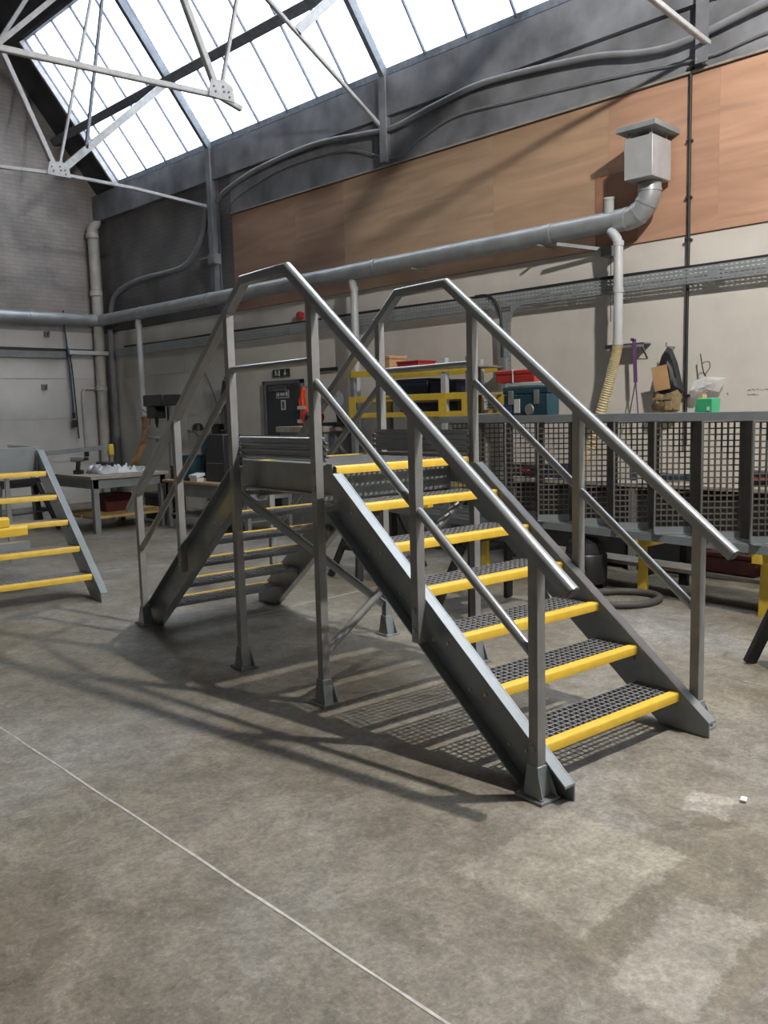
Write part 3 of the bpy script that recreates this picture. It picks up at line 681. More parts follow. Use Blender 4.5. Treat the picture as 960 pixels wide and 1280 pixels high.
# perforated cable tray
def perforated(L0, L1, z0, z1, rows, pitch=0.05, slot=0.030, sh_=0.010):
    m = MB(); n = int((L1-L0)/pitch); rh = (z1-z0)/rows
    def q(y0, y1, a, b): m.add([(0, y0, a), (0, y1, a), (0, y1, b), (0, y0, b)], [(0, 1, 2, 3)])
    for i in range(n):
        y = L0+i*pitch; q(y, y+pitch-slot, z0, z1); zc = z0
        for r in range(rows):
            c = z0+rh*(r+0.5); q(y+pitch-slot, y+pitch, zc, c-sh_/2); zc = c+sh_/2
        q(y+pitch-slot, y+pitch, zc, z1)
    return m
t = rthing('cable_tray', 'galvanised perforated cable tray with black cables along the back wall', 'cable tray', 5.08, -2.5, 2.785)
pm = perforated(0, 14.3, 0.0, 0.150, 4); o = pm.build('perforated_face', TRAYM, t, smooth=False); sd = o.modifiers.new('sheet', 'SOLIDIFY'); sd.thickness = 0.003
MB().box(0, 0.045, 0, 14.3, 0.147, 0.150).box(0, 0.045, 0, 14.3, 0.0, 0.003).build('lip', TRAYM, t, smooth=False)
for y in (0.4, 2.6, 4.6, 7.0, 9.2, 11.6, 13.8): MB().box(0.003, 0.12, y, y+0.04, 0.02, 0.13).build('stand_off', TRAYM, t, smooth=False)
for y in (2.62, 4.1, 6.6): MB().box(-0.004, 0.0, y, y+0.10, 0.03, 0.13).build('joint_plate', TRAYM, t, smooth=False)
for dz, r in ((0.158, 0.009), (0.172, 0.010)):
    MB().tube([(0.012+dz*0.05, y*1.0, dz+0.006*math.sin(y*1.9)) for y in [i*0.4 for i in range(36)]], r, 8).build('cable', BLACKR, t)
# down leg of the tray
dp = perforated(0, 1.90, -0.075, 0.075, 3); dp.xf(lambda x, y, z: (x, z, -y-0.06)); d = dp.build('drop_leg', TRAYM, t, smooth=False); d.location = (0, 5.12, 0)
sd = d.modifiers.new('sheet', 'SOLIDIFY'); sd.thickness = 0.003
for sgn in (-1, 1):
    poly = [(0, 0.02), (0, -0.22)] + [(sgn*(0.17-0.17*math.cos(a)), -0.22+0.22*math.sin(a)) for a in [R(x) for x in range(10, 91, 10)]] + [(sgn*0.17, 0.02)]
    MB().prism(poly, lambda a, b: (-0.002, 5.12+sgn*0.075+a, b), lambda a, b: (0.001, 5.12+sgn*0.075+a, b)).build('corner_gusset', TRAYM, t, smooth=False)
MB().tube(smooth_path([(-0.012, 5.55, 0.165), (-0.014, 5.36, 0.15), (-0.016, 5.22, 0.02), (-0.016, 5.17, -0.2), (-0.016, 5.16, -0.7), (-0.016, 5.15, -1.9)], 5), 0.017, 10).build('cable', BLACKR, t)

# conduits and cables
def wall_cable(name, label, pts, r, m, cat='cable', k=6, n=10):
    P = [(a[0], a[1], a[2]) for a in pts]; o0 = P[-1]
    t = MB().tube(smooth_path([(p[0]-o0[0], p[1]-o0[1], p[2]-o0[2]) for p in P], k), r, n).build(name, m); rput(t, *o0); return tag(t, label, cat)
wall_cable('conduit', 'black vertical conduit down the back wall from plywood top, right of the bag', [(5.165, 0.457, 4.83), (5.165, 0.457, 3.9), (5.165, 0.455, 3.1), (5.17, 0.462, 2.3), (5.17, 0.46, 1.2)], 0.016, BLACKR, 'conduit')
for o in [bpy.data.objects['conduit']]:
    for z in (3.62, 2.95, 2.42, 2.02, 0.5): MB().box(-0.02, 0.035, -0.03, 0.03, z-0.01, z+0.012).build('saddle_clip', BLACKR, o)
wall_cable('heating_pipe', 'fat grey lagged pipe sagging in bays above the plywood', [(5.10, 8.30, 5.00), (5.10, 8.05, 5.12), (5.10, 7.2, 5.28), (5.10, 5.9, 5.34), (5.10, 4.85, 5.24), (5.10, 4.35, 5.20), (5.10, 3.54, 5.30), (5.10, 2.82, 5.34), (5.10, 1.56, 5.22), (5.10, 0.9, 5.08), (5.10, 0.45, 5.06), (5.10, -0.3, 5.16), (5.10, -1.6, 5.3), (5.1, -3.4, 5.1)], 0.035, CABLE, 'pipe', 8, 12)
wall_cable('power_cable', 'thin grey cable looping under the lagged pipe above the plywood', [(5.135, 8.1, 4.80), (5.135, 7.75, 5.0), (5.135, 6.6, 5.18), (5.135, 5.3, 5.14), (5.135, 4.4, 4.84), (5.135, 3.9, 4.98), (5.135, 3.35, 5.10), (5.135, 2.55, 5.06), (5.135, 1.6, 4.99), (5.135, 0.9, 4.93), (5.135, 0.25, 4.87), (5.135, -0.4, 4.93), (5.135, -2.4, 5.0)], 0.010, CABLE)
wall_cable('flexible_conduit', 'grey S-curved flexible conduit on the dark upper wall near the corner', [(5.11, 8.55, 5.06), (5.11, 8.60, 4.9), (5.11, 8.72, 4.60), (5.11, 9.0, 4.30), (5.11, 9.35, 4.14), (5.11, 9.9, 4.11), (5.11, 10.6, 4.11), (5.11, 11.3, 4.05), (5.11, 11.75, 3.92), (5.11, 11.92, 3.70), (5.11, 11.95, 3.40)], 0.048, CABLE, 'conduit', 6, 12)
t = rthing('wall_junction_box', 'small grey junction box with brackets on the dark column by the plywood end', 'junction box', 5.0, 8.28, 4.02)
MB().box(-0.06, 0.05, -0.10, 0.10, 0.0, 0.16).build('box', CABLE, t, 0.004); MB().box(-0.02, 0.02, 0.10, 0.42, 0.12, 0.15).build('bracket', CABLE, t); MB().box(-0.07, -0.06, -0.08, 0.08, 0.015, 0.145).build('lid', CABLE, t)
t = rthing('wall_bracket', 'angle iron bracket sticking out below the duct near the drop pipe', 'bracket', 5.0, 1.30, 3.22)
MB().bar((0.16, 0, 0.02), (-0.10, 0.50, 0.13), 0.03, 0.035).build('arm', TRAYM, t); MB().box(0.05, 0.205, -0.06, 0.06, -0.05, 0.05).build('clamp', BENCHG, t); MB().tube([(0.12, -0.02, -0.04), (0.12, -0.02, -0.72)], 0.004, 6).build('wire', BLACKR, t)

# left wall: box conduit, pipes, hoses
t = rthing('wall_trunking', 'dark trunking running level along the left wall under the duct', 'trunking', 4.4, 12.39, 2.90)
MB().box(-9.0, 0.75, -0.06, 0.012, 0.0, 0.05).build('trunking', BLACK, t); MB().box(-9.0, 0.0, -0.05, 0.012, -0.13, 0.0).build('back_board', BENCHG, t)
t = rthing('corner_trunking', 'short pale trunking length across the corner pipe on the left wall', 'trunking', 4.76, 12.12, 2.83)  # pale box trunking, not a lamp
MB().box(-0.45, 0.32, -0.04, 0.0, 0.0, 0.075).build('body', PVC, t, 0.004); MB().box(-0.46, -0.45, -0.045, 0.005, -0.005, 0.08).build('end_cap', PVC, t); MB().box(-0.3, -0.26, 0.0, 0.26, 0.02, 0.06).build('arm', PVC, t)
t = rthing('soil_pipe', 'fat cream cast-iron downpipe with collars in the wall corner', 'pipe', 5.02, 12.24, 0)
MB().tube(smooth_path([(0.05, 0, 5.36), (0.05, 0, 5.34), (0.02, 0, 5.28), (-0.04, 0, 5.20), (-0.04, 0, 4.9), (-0.04, 0, 3.0), (-0.05, 0, 1.5), (-0.05, 0, 0.02)], 5), 0.095, 18).build('pipe', PIPEW, t)
for z in (5.02, 3.95, 2.15, 0.6): MB().lathe([(0.097, 0), (0.118, 0.01), (0.122, 0.06), (0.112, 0.10), (0.097, 0.11)], (-0.045, 0, z), 18).build('collar', PIPEW, t)
t = rthing('waste_pipe', 'dark grey pipe standing right in the wall corner beside the cream downpipe', 'pipe', 5.13, 12.05, 0)
MB().cyl((0, 0, 0.02), 0.06, 3.3, 14).build('pipe', CABLE, t)
for z in (1.3, 2.6): MB().cyl((0, 0, z), 0.072, 0.08, 14).build('collar', CABLE, t)
t = rthing('water_pipe', 'thin pale pipe bent square on the left wall beside the downpipe', 'pipe', 4.64, 12.37, 0.9)
MB().tube([(0.42, 0, 1.30), (0.06, 0, 1.30), (0.02, 0, 1.28), (0, 0, 1.24), (0, 0, 0.1)], 0.028, 12).build('pipe', PIPEW, t)
MB().cyl((0, 0, 0.0), 0.042, 0.12, 12).build('valve', BLACK, t); MB().box(0.40, 0.46, -0.03, 0.02, 1.20, 1.34).build('elbow', BENCHG, t)
t = rthing('hanging_air_hose', 'blue and black air hoses hanging from the duct on the left wall', 'hose', 4.37, 12.28, 1.25)
MB().tube(smooth_path([(-0.05, 0, 2.4), (-0.05, 0, 2.1), (-0.02, 0, 1.7), (0.0, 0, 1.2), (0.02, 0, 0.5)], 5), 0.017, 8).build('hose', LEAD, t)
MB().tube(smooth_path([(-0.01, 0.02, 1.75), (0.05, 0.02, 1.4), (0.08, 0.02, 0.7), (0.10, 0.02, 0.0)], 5), 0.013, 8).build('hose', BLACKR, t)
MB().cyl((0.02, 0, 0.22), 0.045, 0.14, 12).build('regulator', BLACK, t); MB().cyl((0.02, 0, 0.38), 0.03, 0.12, 12).build('regulator', BLACK, t)
for i, (n, z, l) in enumerate(((3.9, 2.18, 'rusty iron wall cleat on the left wall above the white boards joint'), (4.02, 3.16, 'rusty iron wall cleat directly under the left wall duct'))):
    t = rthing('wall_cleat', l, 'cleat', n, 12.40, z)
    MB().box(-0.05, 0.05, -0.04, 0.006, 0, 0.10).build('plate', BENCHG, t); MB().tube([(0, -0.02, 0.05), (0, -0.12, 0.04), (0, -0.13, 0.10)], 0.016, 8).build('hook', BENCHG, t)

# ------------------------------------------------------------------ fire door with signs, alarm bell
d = rput(struct(MB().box(-0.475, 0.475-0.95, 0, 0.001, 0, 0.001).build('door_1', DOORM)), 5.2, 6.89, 0)
d.data = MB().box(-0.035, -0.002, -0.41, 0.41, 0.01, 2.06).mesh('door_1', DOORM)
m = MB().box(-0.055, 0.0, 0.415, 0.475, 0, 2.13).box(-0.055, 0.0, -0.475, -0.415, 0, 2.13).box(-0.055, 0.0, -0.475, 0.475, 2.07, 2.13).build('door_frame', FRAMEM, d, 0.003)
MB().box(-0.075, -0.035, -0.10, 0.30, 1.97, 2.03).build('door_closer', FRAMEM, d); MB().tube([(-0.06, 0.30, 2.0), (-0.12, 0.1, 2.03), (-0.06, -0.2, 2.05)], 0.008, 6).build('closer_arm', FRAMEM, d)
MB().box(-0.085, -0.035, -0.36, 0.36, 0.98, 1.04).build('push_bar', FRAMEM, d)
MB().box(-0.039, -0.0352, -0.15, 0.16, 1.86, 1.98).build('door_sign', SIGNW, d); MB().box(-0.0405, -0.0392, -0.14, 0.15, 1.87, 1.97).build('door_sign_field', FRAMEM, d)
MB().box(-0.041, -0.0406, -0.05, 0.06, 1.90, 1.94).box(-0.041, -0.0406, 0.085, 0.13, 1.89, 1.95).box(-0.041, -0.0406, -0.12, -0.075, 1.89, 1.95).build('door_sign_marks', SIGNW, d, smooth=False)
MB().box(-0.039, -0.0352, -0.06, 0.05, 1.68, 1.83).build('door_notice', SIGNW, d); MB().box(-0.0405, -0.0392, -0.035, 0.025, 1.70, 1.81).build('door_notice_mark', FRAMEM, d)
def exit_sign(name, label, s, kind):
    t = rthing(name, label, 'sign', 5.19, s, 2.185)
    MB().box(-0.006, 0.012, -0.095, 0.095, 0, 0.115).build('sign_plate', SIGNG, t)
    k = MB()
    if kind == 'man':
        k.tube([(-0.0075, 0.02, 0.092), (-0.0065, 0.02, 0.092)], 0.012, 10); k.bar((-0.0072, 0.022, 0.080), (-0.0072, 0.012, 0.045), 0.020, 0.001, (1, 0, 0))
        k.bar((-0.0072, 0.012, 0.048), (-0.0072, 0.040, 0.015), 0.012, 0.001, (1, 0, 0)); k.bar((-0.0072, 0.012, 0.048), (-0.0072, -0.025, 0.025), 0.012, 0.001, (1, 0, 0)); k.bar((-0.0072, 0.045, 0.070), (-0.0072, -0.02, 0.062), 0.010, 0.001, (1, 0, 0))
        k.box(-0.0075, -0.0065, -0.085, -0.05, 0.015, 0.10)
    else:
        k.bar((-0.0072, 0.0, 0.100), (-0.0072, 0.0, 0.045), 0.024, 0.001, (1, 0, 0)); k.add([(-0.0075, -0.045, 0.055), (-0.0075, 0.045, 0.055), (-0.0075, 0.0, 0.012)], [(0, 1, 2)])
    k.build('pictogram', SIGNW, t, smooth=False)
exit_sign('exit_sign', 'small fire exit sign with running figure, left plate above the dark door', 7.05, 'man')
exit_sign('exit_sign', 'small fire exit sign with downward arrow, right plate above the dark door', 6.84, 'arrow')
t = rthing('alarm_bell', 'round red fire alarm bell high on the wall under the plywood', 'bell', 5.2, 6.40, 3.05)
MB().lathe([(0.03, 0), (0.062, 0.0), (0.062, 0.03), (0.055, 0.05), (0.03, 0.062), (0.008, 0.065)]).xf(lambda x, y, z: (-z-0.03, y, x)).build('gong', RED, t); MB().box(-0.03, 0.006, -0.04, 0.04, -0.04, 0.04).build('back_box', RED, t)

# ------------------------------------------------------------------ coil of black hoses
t = rthing('hose_coil', 'bundle of black hoses coiled on a hook left of the dark door', 'hose', 5.06, 8.10, 1.25)
for i in range(7):
    rx, rz, cz = 0.14+0.014*(i % 3), 0.32+0.03*(i % 4), 0.62-0.02*i
    pts = [(-0.02-0.02*(i % 4), rx*math.cos(a)+0.01*math.sin(3*a+i), cz+rz*math.sin(a)) for a in [2*math.pi*j/28 for j in range(29)]]
    MB().tube(pts, 0.018, 8).build('coil', BLACKR, t)
MB().tube(smooth_path([(-0.05, 0.1, 0.4), (-0.04, 0.02, 0.2), (-0.05, -0.06, 0.05), (-0.03, -0.1, -0.1)], 5), 0.016, 8).build('hose_end', BLACKR, t)
MB().tube([(0.14, 0, 0.93), (-0.12, 0, 0.93), (-0.13, 0, 0.98)], 0.012, 8).build('hook', BENCHG, t)
# hi-vis vest
t = rthing('hi_vis_vest', 'orange hi-vis vest hanging on the wall right of the dark door', 'vest', 5.14, 6.34, 1.28)
vb = MB(); vs_, fs_ = [], []
for i in range(13):
    z = 0.72*i/12; w = 0.13-0.06*(i/12) if i < 10 else 0.05
    for j in range(9):
        u = -1+2*j/8; vs_.append((-0.035-0.03*math.cos(u*1.5)-0.012*math.sin(u*9+i*0.4), u*w+0.02*math.sin(i*0.9), z))
for i in range(12):
    for j in range(8): fs_.append((i*9+j, i*9+j+1, (i+1)*9+j+1, (i+1)*9+j))
o = vb.add(vs_, fs_).build('vest_body', ORANGE, t); sd = o.modifiers.new('cloth', 'SOLIDIFY'); sd.thickness = 0.012
MB().box(-0.082, -0.070, -0.10, 0.10, 0.20, 0.25).build('reflective_band', SIGNW, t); MB().box(-0.08, -0.068, -0.09, 0.09, 0.40, 0.45).build('reflective_band', SIGNW, t)
MB().tube([(0.06, 0, 0.73), (-0.05, 0, 0.73), (-0.06, 0, 0.76)], 0.010, 8).build('hook', BENCHG, t)

# ------------------------------------------------------------------ small wall shelf, strap, hanging bag, clear bag, wire
t = rthing('wall_shelf', 'narrow grey metal shelf on the wall beside the cream hose', 'shelf', 5.2, 1.08, 2.24)
MB().box(-0.16, 0.0, -0.22, 0.22, 0.0, 0.012).box(-0.16, -0.152, -0.22, 0.22, -0.03, 0.012).build('shelf_plate', BENCHG, t); MB().bar((-0.14, 0.18, 0), (0, 0.18, -0.14), 0.02, 0.008).bar((-0.14, -0.18, 0), (0, -0.18, -0.14), 0.02, 0.008).build('shelf_bracket', BENCHG, t)
t = rthing('purple_strap', 'purple sling strap hanging from the small wall shelf', 'strap', 5.034, 0.95, 1.2)
MB().bar((0, 0.01, 1.09), (0, -0.01, 0.65), 0.042, 0.006, (1, 0, 0)).bar((0.0, 0.05, 1.09), (0.0, 0.01, 1.085), 0.03, 0.006, (1, 0, 0)).build('webbing', PURPLE, t)
MB().bar((0, -0.01, 0.66), (0, 0.06, 0.30), 0.012, 0.005, (1, 0, 0)).build('tail', PURPLE, t); MB().bar((0, -0.01, 0.66), (0, -0.045, 0.30), 0.012, 0.005, (1, 0, 0)).build('tail', PURPLE, t)

def blob(pts, depth, m, name, parent, seed=0, waves=0.012):
    """soft pouch: outline in (y, z) with a bulged front towards -x"""
    rnd = random.Random(seed); c = (sum(p[0] for p in pts)/len(pts), sum(p[1] for p in pts)/len(pts)); rings = 6; n = len(pts); vs_, fs_ = [], []
    for side in (-1, 1):
        for i in range(rings+1):
            k = i/rings
            for p in pts:
                y, z = c[0]+(p[0]-c[0])*k, c[1]+(p[1]-c[1])*k
                vs_.append((side*depth*math.sqrt(max(0, 1-k*k)) + (rnd.uniform(-1, 1)*waves if 0 < i < rings else 0), y, z))
    st_ = (rings+1)*n
    for h in (0, 1):
        for i in range(rings):
            for j in range(n): fs_.append((h*st_+i*n+j, h*st_+i*n+(j+1) % n, h*st_+(i+1)*n+(j+1) % n, h*st_+(i+1)*n+j))
    o = MB().add(vs_, fs_).build(name, m, parent); return o
t = rthing('tool_bag', 'black bag with cardboard and tan tool pouch hanging on the wall above the flight', 'bag', 5.08, 0.60, 1.57)
blob([(0.02, 0.62), (-0.03, 0.60), (-0.09, 0.46), (-0.13, 0.30), (-0.16, 0.18), (-0.08, 0.06), (0.06, 0.04), (0.17, 0.12), (0.15, 0.24), (0.13, 0.38), (0.08, 0.54)], 0.085, BLACK, 'black_sack', t, 3, 0.020)
MB().bar((-0.105, 0.055, 0.43), (-0.100, 0.015, 0.19), 0.165, 0.006, (1, 0, 0)).build('cardboard', CARD, t)
blob([(0.13, 0.20), (0.0, 0.17), (-0.14, 0.21), (-0.13, 0.06), (-0.12, -0.02), (0.02, -0.045), (0.16, -0.02), (0.18, 0.03), (0.13, 0.07)], 0.115, TAN, 'tool_pouch', t, 5, 0.016)
MB().box(-0.125, -0.112, -0.10, 0.11, 0.095, 0.118).build('pouch_belt', TAN, t); MB().box(-0.128, -0.108, -0.09, -0.02, -0.01, 0.08).build('pouch_pocket', TAN, t, 0.004)
MB().tube([(0.115, 0.0, 0.62), (-0.06, 0.0, 0.62), (-0.065, 0, 0.66)], 0.008, 8).build('hook', BENCHG, t)
t = rthing('clear_plastic_bag', 'crumpled clear plastic bag on the wall right of the tool bag', 'bag', 5.12, 0.22, 1.62)
o = blob([(0.02, 0.26), (-0.16, 0.24), (-0.19, 0.24), (-0.12, 0.10), (-0.02, 0.13), (0.10, 0.06), (0.16, 0.05), (0.19, 0.12), (0.14, 0.22)], 0.04, FILM, 'bag_film', t, 9, 0.02)
MB().tube(smooth_path([(0.07, 0.03, 0.24), (-0.02, 0.03, 0.30), (-0.01, 0.07, 0.48)], 5), 0.006, 6).build('wire', BLACKR, t); MB().tube(smooth_path([(0.0, 0.03, 0.27), (-0.02, -0.03, 0.34), (-0.02, -0.02, 0.40), (-0.01, 0.05, 0.38), (-0.01, 0.03, 0.28)], 5), 0.004, 6).build('wire', BLACKR, t)
# illegible marker scribble on the wall
t = rthing('wall_scribble', 'two short lines of illegible black handwriting at the right edge of the wall', 'writing', 5.206, -0.27, 1.66)
rnd = random.Random(4); m = MB()
for line, z in ((0, 0.075), (1, 0.03)):
    y = 0.13
    for k in range(15 if line == 0 else 9):
        y2 = y-rnd.uniform(0.006, 0.014); m.bar((-0.0015, y, z+rnd.uniform(-0.008, 0.008)), (-0.0015, y2, z+rnd.uniform(-0.008, 0.008)), 0.0045, 0.001, (1, 0, 0)); y = y2-rnd.choice((0.001, 0.001, 0.012))
m.build('marker_strokes', INK, t, smooth=False)
m = MB().bar((-0.0015, 0.325, 0.05), (-0.0015, 0.315, 0.03), 0.004, 0.001, (1, 0, 0)).bar((-0.0015, 0.33, 0.05), (-0.0015, 0.315, 0.053), 0.004, 0.001, (1, 0, 0)).build('marker_strokes', INK, t, smooth=False)

# ================================================================== BENCHES, RACK AND CLUTTER
def sawhorse(label, x, y, rz, h=0.72, L=0.70):
    t = thing('sawhorse', label, 'sawhorse', (x, y, 0), rz, 'black plastic sawhorses')
    MB().box(-L/2+0.07, L/2-0.07, -0.035, 0.035, h-0.075, h).box(-L/2+0.10, L/2-0.10, -0.028, 0.028, h-0.12, h-0.075).build('top_beam', BLACK, t, 0.006)
    for sx in (-1, 1):
        for sy in (-1, 1):
            MB().bar((sx*(L/2-0.14), sy*0.035, h-0.07), (sx*(L/2+0.06), sy*0.21, 0.006), 0.075, 0.040, (sx*0.2, sy, 0)).build('leg', BLACK, t, 0.005)
        MB().bar((sx*(L/2-0.025), -0.135, 0.30), (sx*(L/2-0.025), 0.135, 0.30), 0.03, 0.055).build('cross_brace', BLACK, t, 0.004)
    MB().box(-L/2+0.09, L/2-0.09, -0.10, 0.10, 0.27, 0.285).build('tray', BLACK, t, 0.003)
    return t
sawhorse('black plastic sawhorse at the right edge of the picture', 2.50, -1.56, R(-37), 0.74)
sawhorse('black plastic sawhorse behind the lower treads of the near flight', 2.18, 0.98, R(4), 0.70, 0.8)
sawhorse('black plastic sawhorse behind the platform leg, far end of the loose channels', 2.55, 2.95, R(6), 0.70, 0.8)
sawhorse('black plastic sawhorse seen through the treads of the unfinished stair', 0.78, 9.15, R(20), 0.78, 0.9)
sawhorse('black plastic sawhorse under the yellow profiles, mostly beyond the left edge', -1.62, 3.0, R(85), 0.655)

def channel(name, label, p, q, w, h, m, cat='channel', th=0.007, group=None):
    p, q = Vector(p), Vector(q); t = thing(name, label, cat, p, 0, group); v = SR.inverted().to_3x3() @ Vector((0, 0, 0))
    d = q-p; L = d.length; ang = math.atan2(d.y, d.x); t.rotation_euler = (0, 0, ang-A7)
    MB().box(0, L, -w/2, w/2, 0, th).build('web', m, t); 
    for sy in (-1, 1): MB().box(0, L, sy*w/2, sy*(w/2-th), th, h).build('flange', m, t)
    return t
channel('loose_channel', 'grey channel offcut lying on the two sawhorses behind the stair, nearer the flight', (2.02, 0.75, 0.702), (2.40, 3.15, 0.702), 0.16, 0.05, GRP)
channel('loose_channel', 'grey channel offcut lying on the two sawhorses behind the stair, farther from the flight', (2.30, 0.72, 0.702), (2.68, 3.1, 0.702), 0.12, 0.05, GRP)
def profile(label, p, q, w, h):
    p, q = Vector(p), Vector(q); d = q-p; t = MB().exx([(-w/2, 0), (w/2, 0), (w/2, h*0.75), (w/2-0.015, h), (-w/2, h)], 0, d.length).build('yellow_profile', YEL, None, 0.003)
    t.location = SR @ p; t.rotation_euler = (0, 0, math.atan2(d.y, d.x)-A7); return tag(t, label, 'profile', 'yellow nosing profiles')
profile('short yellow nosing profile on the loose channels seen between the near treads', (2.35, 1.9, 0.755), (2.15, 2.5, 0.755), 0.09, 0.05)
profile('long yellow profile on the left sawhorse, lower of the two ends', (-0.80, 3.12, 0.742), (-2.6, 2.86, 0.742), 0.10, 0.075)
profile('long yellow profile on the left sawhorse, upper of the two ends', (-0.93, 3.10, 0.818), (-2.6, 2.86, 0.818), 0.085, 0.075)
t = thing('grey_box_section', 'short grey channel end below the yellow profiles at the left edge', 'channel', (-0.84, 2.93, 0.657), math.pi+R(4))
MB().box(0, 1.6, -0.045, 0.045, 0, 0.007).build('web', GRP, t); MB().box(0, 1.6, -0.045, -0.038, 0.007, 0.06).build('flange', GRP, t); MB().box(0, 1.6, 0.038, 0.045, 0.007, 0.06).build('flange', GRP, t); MB().box(0, 1.6, -0.037, 0.037, 0.053, 0.06).build('lid', GRP, t)

o = MB().box(-0.04, 0.04, -0.09, 0.13, 0, 0.085).build('timber_packer', WOODL, None, 0.003); o.location = SR @ Vector((-1.62, 3.06, 0.656)); o.rotation_euler = (0, 0, -A7); tag(o, 'timber packing block between sawhorse and yellow profiles, beyond the left edge', 'block')

# yellow trestles that carry the lying flight, plank shelf between
def trestle(label, y):
    t = thing('yellow_trestle', label, 'trestle', (3.48, y, 0), 0, 'yellow steel trestles under the lying flight')
    MB().box(-0.14, 0.72, -0.04, 0.04, 0.425, 0.498).build('top_beam', RACKY, t, 0.003)
    for x in (0.0, 0.62):
        MB().add([(x-0.02, -0.045, 0.0), (x+0.02, -0.045, 0.0), (x+0.02, 0.045, 0.0), (x-0.02, 0.045, 0.0), (x-0.02, -0.03, 0.425), (x+0.02, -0.03, 0.425), (x+0.02, 0.03, 0.425), (x-0.02, 0.03, 0.425)],
                 [(0,3,2,1), (4,5,6,7), (0,1,5,4), (1,2,6,5), (2,3,7,6), (3,0,4,7)]).build('leg', RACKY if x < 0.1 else BLACK, t, 0.003)
    MB().box(0.03, 0.59, -0.02, 0.02, 0.17, 0.21).build('rung', BLACK, t)
trestle('yellow steel trestle under the lying flight beside the vacuum hose', 0.46)
trestle('yellow steel trestle under the lying flight at the right edge', -0.62)
trestle('yellow steel trestle under the far end of the lying flight, behind the stair', 2.35)
tag(MB().box(0, 0.26, -1.35, 1.9, 0, 0.035).build('shelf_plank', WOODG, None, 0.003), 'grey worn plank lying across the trestle rungs under the lying flight', 'plank')
o = bpy.data.objects['shelf_plank']; o.location = SR @ Vector((3.62, 0.0, 0.211)); o.rotation_euler = (0, 0, -A7)
t = thing('red_toolbox', 'small dark red toolbox on the plank under the lying flight', 'toolbox', (3.76, -0.22, 0.247))
DRED = mat('dark_red_steel', (0.09, 0.012, 0.012), 0.5, var=0.2)
MB().box(-0.10, 0.10, -0.22, 0.22, 0, 0.13).build('body', DRED, t, 0.008); MB().box(-0.105, 0.105, -0.225, 0.225, 0.132, 0.17).build('lid', DRED, t, 0.01); MB().tube([(0, -0.1, 0.17), (0, -0.09, 0.20), (0, 0.09, 0.20), (0, 0.1, 0.17)], 0.010, 8).build('handle', BLACK, t); MB().box(-0.112, -0.105, -0.03, 0.03, 0.10, 0.15).build('latch', BLACK, t)
# vacuum cleaner with hose
t = thing('vacuum_cleaner', 'black drum vacuum cleaner under the lying flight, hose looped on the floor', 'vacuum cleaner', (3.42, 1.02, 0))
MB().lathe([(0.17, 0.05), (0.19, 0.07), (0.19, 0.30), (0.175, 0.32), (0.18, 0.33), (0.16, 0.42), (0.09, 0.455), (0.02, 0.46)], n=24).build('drum', BLACK, t)
for a in range(4): MB().tube([(0.15*math.cos(a*1.57+.7), 0.15*math.sin(a*1.57+.7)-0.02, 0.03), (0.15*math.cos(a*1.57+.7), 0.15*math.sin(a*1.57+.7)+0.02, 0.03)], 0.028, 12).build('castor', BLACKR, t)
hp = smooth_path([(-0.15, -0.08, 0.22), (-0.24, -0.16, 0.14), (-0.27, -0.28, 0.045), (-0.05, -0.42, 0.032), (0.05, -0.62, 0.032), (-0.05, -0.80, 0.032), (-0.28, -0.84, 0.032), (-0.50, -0.72, 0.032), (-0.56, -0.52, 0.032)], 12)
MB().tube(hp, [0.031 if i % 2 else 0.027 for i in range(len(hp))], 12).build('hose', mat('grey_hose', (0.085, 0.083, 0.08), 0.6), t); MB().tube([(-0.15, -0.08, 0.22), (-0.19, -0.11, 0.19)], 0.04, 12).build('hose_socket', BLACK, t)

# on top of the lying flight: toolbox, organiser, tub (they stand in the trough of its upper stringer)
TZ = 1.4945
t = thing('blue_toolbox', 'teal blue tool case with silver latches standing on the lying flight', 'toolbox', (3.455, 1.695, TZ))
MB().box(-0.085, 0.085, -0.275, 0.275, 0, 0.255).build('body', BLUE, t, 0.012); MB().box(-0.088, 0.088, -0.285, 0.285, 0.257, 0.325).build('lid', BLUE, t, 0.012); MB().box(-0.075, 0.075, -0.22, 0.22, 0.325, 0.365).build('lid_tray', mat('pale_lid', (0.42, 0.45, 0.44), 0.4), t, 0.008)
for y in (-0.15, 0.17): MB().box(-0.098, -0.085, y-0.03, y+0.03, 0.16, 0.29).build('latch', STEEL, t, 0.002)
MB().box(-0.092, -0.085, 0.06, 0.13, 0.08, 0.21).build('label_plate', SIGNW, t); MB().box(-0.094, -0.085, 0.17, 0.27, 0.07, 0.16).build('blue_tab', LEAD, t); MB().lathe([(0.055, 0), (0.05, 0.012), (0.02, 0.016)]).xf(lambda x, y, z: (-0.085-z, y-0.06, x+0.11)).build('roundel', STEEL, t)
t = thing('red_organiser', 'red plastic organiser box on top of the teal tool case', 'box', (3.452, 1.80, TZ+0.366), R(3))
MB().box(-0.070, 0.070, -0.20, 0.265, 0.0, 0.075).build('body', RED, t, 0.008); MB().box(-0.074, 0.074, -0.205, 0.275, 0.076, 0.120).build('lid', RED, t, 0.01); MB().box(-0.078, 0.078, 0.05, 0.06, 0.0, 0.123).build('strap', SIGNW, t)
t = thing('green_tub', 'small bright green plastic tub standing on the lying flight', 'tub', (3.455, -0.125, TZ))
MB().add([(-0.055, -0.075, 0), (0.055, -0.075, 0), (0.055, 0.085, 0), (-0.055, 0.085, 0), (-0.06, -0.08, 0.165), (0.06, -0.08, 0.165), (0.06, 0.055, 0.165), (-0.06, 0.055, 0.165)], [(0,3,2,1), (4,5,6,7), (0,1,5,4), (1,2,6,5), (2,3,7,6), (3,0,4,7)]).build('tub_body', GREEN, t, 0.006)
